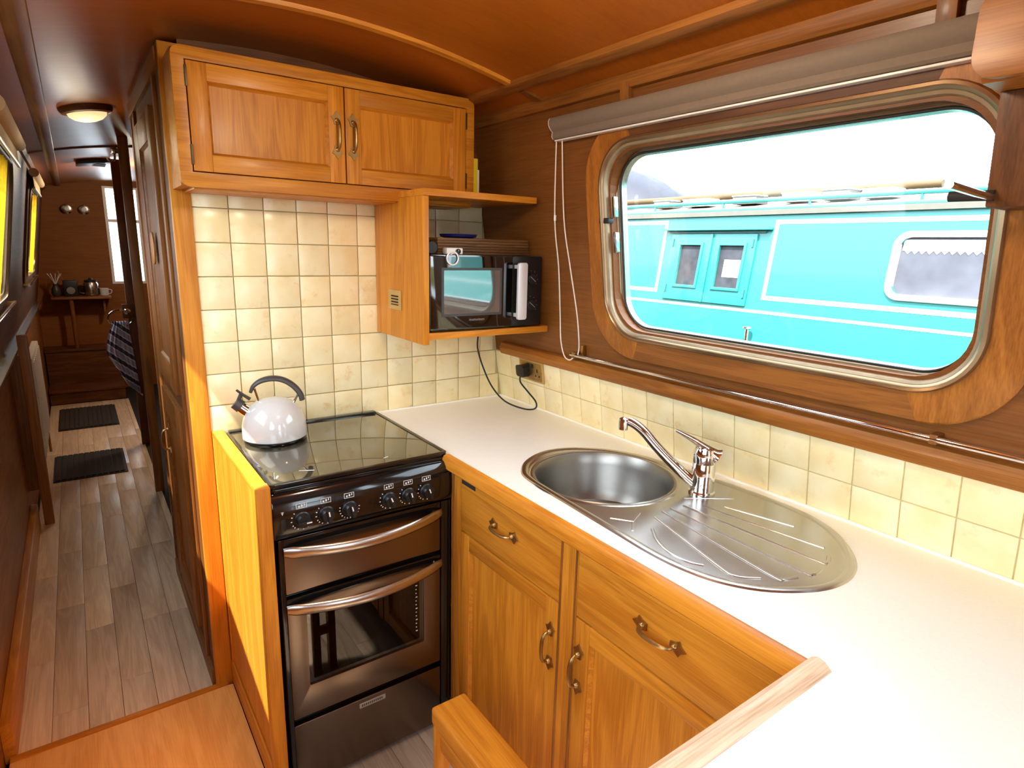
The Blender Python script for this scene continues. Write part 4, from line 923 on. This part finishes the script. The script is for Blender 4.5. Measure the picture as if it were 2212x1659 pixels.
obj('lid', MB().lathe([(0.054,1.0895),(0.054,1.105),(0.02,1.112),(0.012,1.13),(0.001,1.132)], 24, (-1.28,5.14,0)), 'black_plastic', jg, smooth=True)
obj('handle', MB().tube(spline([(-1.335,5.13,1.06),(-1.375,5.125,1.05),(-1.375,5.125,0.99),(-1.338,5.13,0.98)],5), 0.008, 8), 'black_plastic', jg, smooth=True)
rdx = thing('radio', 'small black radio with a wire aerial on the end shelf', 'radio', (-1.43,5.16,0.955))
obj('case', B(-1.50,-1.385,5.13,5.20,0.956,1.105), 'black_plastic', rdx, 0.008); obj('speaker', MB().lathe([(0.035,0.0),(0.033,0.003)], 20, (-1.443,5.13,1.01), 'y'), 'steel_dull', rdx, smooth=True); obj('aerial', MB().tube([(-1.49,5.19,1.10),(-1.53,5.19,1.20)], 0.002, 6), 'chrome', rdx)
mg = thing('mug', 'white mug with scattered cutlery at the right of the end shelf', 'mug', (-1.18,5.12,0.955))
obj('cup', MB().lathe([(0.030,0.956),(0.036,0.962),(0.038,1.03),(0.034,1.03),(0.031,0.968),(0.001,0.965)], 20, (-1.18,5.12,0)), 'enamel', mg, smooth=True); obj('handle', MB().tube(spline([(-1.143,5.12,1.018),(-1.118,5.12,1.01),(-1.122,5.12,0.985),(-1.143,5.12,0.975)],4), 0.005, 6), 'enamel', mg, smooth=True)
vs = thing('vase', 'small dark vase with dried stems at the left of the end shelf', 'vase', (-1.56,5.12,0.955))
obj('pot', MB().lathe([(0.022,0.956),(0.038,0.985),(0.034,1.03),(0.018,1.06),(0.022,1.075)], 18, (-1.555,5.12,0)), 'charcoal', vs, smooth=True)
for i in range(9):
    a = i*0.7; obj('stem', MB().tube([(-1.555,5.12,1.06),(-1.555+0.03*math.cos(a),5.12+0.03*math.sin(a),1.13),(-1.555+0.055*math.cos(a),5.12+0.05*math.sin(a),1.17)], 0.003, 5), 'lace', vs)
# towel on its ring
trg = thing('towel_ring', 'chrome towel ring on the cabin partition end', 'ring', (-1.10,3.06,0.98))
obj('mount', MB().lathe([(0.022,0.0),(0.022,0.008),(0.010,0.02)], 16, (-1.12,3.068,1.0), 'y'), 'chrome', trg, smooth=True)
obj('mount_board', B(-1.15,-1.06,3.068,3.0795,0.95,1.05), 'oak_brown_z', trg, 0.002)
obj('ring', MB().tube([(-1.165+0.075*math.sin(2*math.pi*i/24), 3.05, 0.955+0.06*math.cos(2*math.pi*i/24)) for i in range(25)], 0.005, 8), 'chrome', trg, smooth=True)
rows = []; n = 30
for zi in range(16):
    t = zi/15; z = 0.935-t*0.545
    xl0 = -1.215-0.055*math.sin(min(1,t/0.42)*math.pi/2) + (0.0 if t < 0.42 else (t-0.42)*0.24)
    xr0 = -1.125+0.035*t
    if t > 0.86: xl0 += (t-0.86)*0.35
    rows.append([(xl0+(xr0-xl0)*i/n, 3.035+0.014*math.sin(i*1.15+t*2)+0.006*math.sin(i*0.5), z-0.03*(i/n)*t) for i in range(n+1)])
tw = MB(); tw.loops(rows, False, False, False); tw.loops([[(x,y+0.012,z) for x,y,z in r] for r in rows], False, False, False)
tag(obj('towel', tw, 'towel_stripes', smooth=True), 'blue and white striped towel hanging at the corridor doorway', 'towel')

# ================================================================== OUTSIDE
def BF(y, z, d): return (2.0+0.15*(z-1.2)-d, y, z)
nb = thing('narrowboat', 'turquoise narrowboat with white coach lines moored outside the window', 'boat', (2.9,0.0,0.3))
obj('cabin_side', MB().slab([(-7,0.96),(7,0.96),(7,1.775),(-7,1.775)], [[(0.285,1.294),(0.443+0.02,1.294),(0.443+0.02,1.56),(0.285,1.56)],[(0.612,1.294),(0.779,1.294),(0.779,1.558),(0.612,1.558)], rr(-1.42,-0.60,1.322,1.618,0.06,6)], BF, -0.04, 0.0), 'turquoise', nb)
obj('gunwale', B(1.82,2.02,-7,7,0.90,0.962), 'turquoise_dark', nb, 0.01)
obj('hull', B(1.84,4.0,-7,7,0.25,0.90), 'hull_black', nb)
rx = [2.06+i*(1.9/12) for i in range(13)]
rzz = lambda x: 1.775+0.10*(1-((x-3.01)/0.95)**2)
obj('roof', MB().loops([[(x,y,rzz(x)) for x in rx]+[(x,y,rzz(x)-0.03) for x in reversed(rx)] for y in (-7,7)]), 'roof_grey', nb, smooth=True)
obj('roof_edge', MB().tube([(2.075,-7,1.778),(2.075,7,1.778)], 0.014, 8), 'turquoise', nb, smooth=True)
def coach(y0,y1,z0,z1,wd,ends=True):
    o = [(y0,z0),(y1,z0),(y1,z1),(y0,z1)]; i = [(y0+wd,z0+wd),(y1-wd,z0+wd),(y1-wd,z1-wd),(y0+wd,z1-wd)]
    obj('coach_line', MB().slab(o, [i], BF, 0.0, 0.002), 'white_line', nb)
coach(0.935,4.5,1.228,1.726,0.026); coach(-3.2,0.112,1.238,1.714,0.026)
obj('coach_line', MB().slab([(-7,1.155),(7,1.155),(7,1.172),(-7,1.172)], [], BF, 0.0, 0.002), 'white_line', nb)
hatch_ = obj('hatch_hood', MB().slab([(0.12,1.655),(0.94,1.655),(0.94,1.668),(0.12,1.668)], [], BF, 0.0, 0.05), 'turquoise', nb, 0.003)
obj('hood_underside', MB().slab([(0.16,1.638),(0.90,1.638),(0.90,1.655),(0.16,1.655)], [], BF, 0.0, 0.012), 'turquoise_dark', nb)
for ya, yb, pa, pb in ((0.21,0.532,0.285,0.463),(0.538,0.872,0.612,0.779)):
    d_ = obj('side_door', MB().slab([(ya,1.19),(yb,1.19),(yb,1.632),(ya,1.632)], [[(pa,1.294),(pb,1.294),(pb,1.559),(pa,1.559)]], BF, 0.0, 0.014), 'turquoise', nb, 0.003)
    obj('pane_moulding', MB().slab([(pa-0.018,1.276),(pb+0.018,1.276),(pb+0.018,1.577),(pa-0.018,1.577)], [[(pa,1.294),(pb,1.294),(pb,1.559),(pa,1.559)]], BF, 0.012, 0.024), 'turquoise', d_, 0.004)
    obj('pane', MB().slab([(pa,1.294),(pb,1.294),(pb,1.559),(pa,1.559)], [], BF, -0.004, 0.002), 'door_pane', d_)
    hy_ = ya+0.02 if ya < 0.5 else yb-0.02
    for hz in (1.24,1.55): obj('hinge', MB().slab([(hy_-0.006,hz),(hy_+0.006,hz),(hy_+0.006,hz+0.05),(hy_-0.006,hz+0.05)], [], BF, 0.014, 0.022), 'turquoise_dark', d_)
obj('door_meeting_bead', MB().slab([(0.527,1.19),(0.543,1.19),(0.543,1.632),(0.527,1.632)], [], BF, 0.014, 0.026), 'turquoise', nb, 0.003)
obj('pane_reflection', MB().slab([(0.30,1.36),(0.42,1.36),(0.42,1.47),(0.30,1.47)], [], BF, 0.002, 0.004), 'white_paint', nb, label='white card imitating a reflection in the door pane')  # reflection painted as a white card set on the pane
bw = obj('cabin_window', frame_sweep(-1.45,-0.572,1.296,1.642,0.075,[(0.0,0.0),(0.0,0.012),(0.006,0.018),(0.024,0.018),(0.030,0.006),(0.03,-0.02),(0.0,-0.02)], BF, 8), 'white_paint', nb, smooth=True)
obj('window_pane', MB().slab(rr(-1.43,-0.592,1.316,1.622,0.06,6), [], BF, -0.022, -0.018), 'window_grey', bw)
obj('lace_trim', MB().slab([(-1.42,1.545),(-0.61,1.545),(-0.61,1.60),(-1.42,1.60)], [], BF, -0.017, -0.015), 'lace', bw)
for i in range(24):
    y = -0.62-i*0.033; obj('lace_scallop', MB().slab([(y,1.546),(y-0.016,1.528),(y-0.033,1.546)], [], BF, -0.017, -0.015), 'lace', bw)
obj('handrail', MB().tube([(2.22,-7,1.845),(2.22,7,1.845)], 0.012, 8), 'turquoise', nb, smooth=True)
for i in range(12): obj('handrail_stud', MB().tube([(2.22,-3.6+i*0.6,1.79),(2.22,-3.6+i*0.6,1.845)], 0.008, 6), 'turquoise', nb, smooth=True)
tag(obj('boat_pole', MB().tube([(2.45,-0.6,1.905),(2.45,3.6,1.905)], 0.022, 10), 'pole_paint', smooth=True), 'long ochre boat pole lying along the turquoise boat roof', 'pole')
for i, (ya, yb, h) in enumerate(((1.15,1.30,0.05),(0.80,1.02,0.045),(0.42,0.60,0.05),(0.05,0.24,0.05),(-0.18,-0.02,0.055),(-0.42,-0.25,0.045))):
    rx_ = thing('roof_box', 'pale box on the turquoise boat roof, %s from the left' % ('first','second','third','fourth','fifth','sixth')[i], 'box', (2.38,(ya+yb)/2,1.80), 'boxes on the roof')
    zz = rzz(2.33)-0.004
    obj('box', B(2.31,2.45,ya,yb,zz+0.016,zz+0.016+h), 'white_paint' if i % 2 else 'roof_grey', rx_, 0.004); obj('box_lid', B(2.305,2.455,ya-0.004,yb+0.004,zz+0.016+h,zz+0.024+h), 'white_paint', rx_, 0.002)
fe = thing('mooring_stud', 'small chrome mooring stud on the turquoise boat gunwale', 'fitting', (1.93,0.133,0.962))
obj('stem', MB().lathe([(0.03,0.963),(0.03,0.970),(0.012,0.975),(0.012,1.06)], 14, (1.93,0.133,0)), 'chrome', fe, smooth=True); obj('cap', MB().lathe([(0.012,1.055),(0.03,1.065),(0.028,1.075),(0.001,1.082)], 14, (1.93,0.133,0)), 'chrome', fe, smooth=True)
# sheeted boat behind
tb = thing('sheeted_boat', 'boat under a domed blue tarpaulin behind the turquoise boat', 'boat', (5.0,5.0,0.3))
rows = []
for i in range(15):
    y = 3.0+i*0.28; k_ = math.sqrt(max(0,1-((14-i)/14.0)**2.4)); rows.append([(5.0-0.95*math.cos(math.pi*j/16)*(0.35+0.65*k_), y, 1.7+(1.22*k_)*math.sin(math.pi*j/16)**0.8+0.012*math.sin(j*2.3+i)) for j in range(17)])
tbm = MB(); tbm.loops(rows, False, False, False); obj('tarpaulin', tbm, 'tarp', tb, smooth=True)
obj('hull', B(4.0,6.0,2.95,9.0,0.25,1.71), 'hull_black', tb)
# reeds on the bank, bank, water
rb_ = MB(); rnd = random.Random(3)
for i in range(420):
    x = rnd.uniform(7,9); y = rnd.uniform(-2,9); h = rnd.uniform(0.5,1.5); a = rnd.uniform(-0.12,0.12)
    rb_.add([(x,y-0.008,1.3),(x,y+0.008,1.3),(x+0.01,y+a*h+0.004,1.3+h),(x,y+a*h-0.004,1.3+h),(x+0.012,y,1.3)], [(0,1,2,3),(1,4,2),(4,0,3,2)])
re = obj('reeds', rb_, 'reed'); tag(re, 'pale dry reeds on the far bank', 'reeds'); re['kind'] = 'stuff'
bk_ = struct('ground', B(6.6,60,-40,60,0.2,1.3), 'bank'); tag(bk_, 'grassy far bank', 'ground')
wt_ = struct('water', MB().box(0.15,60,-60,60,0.10,0.28).box(-40,-1.85,-60,60,0.10,0.28), 'water')
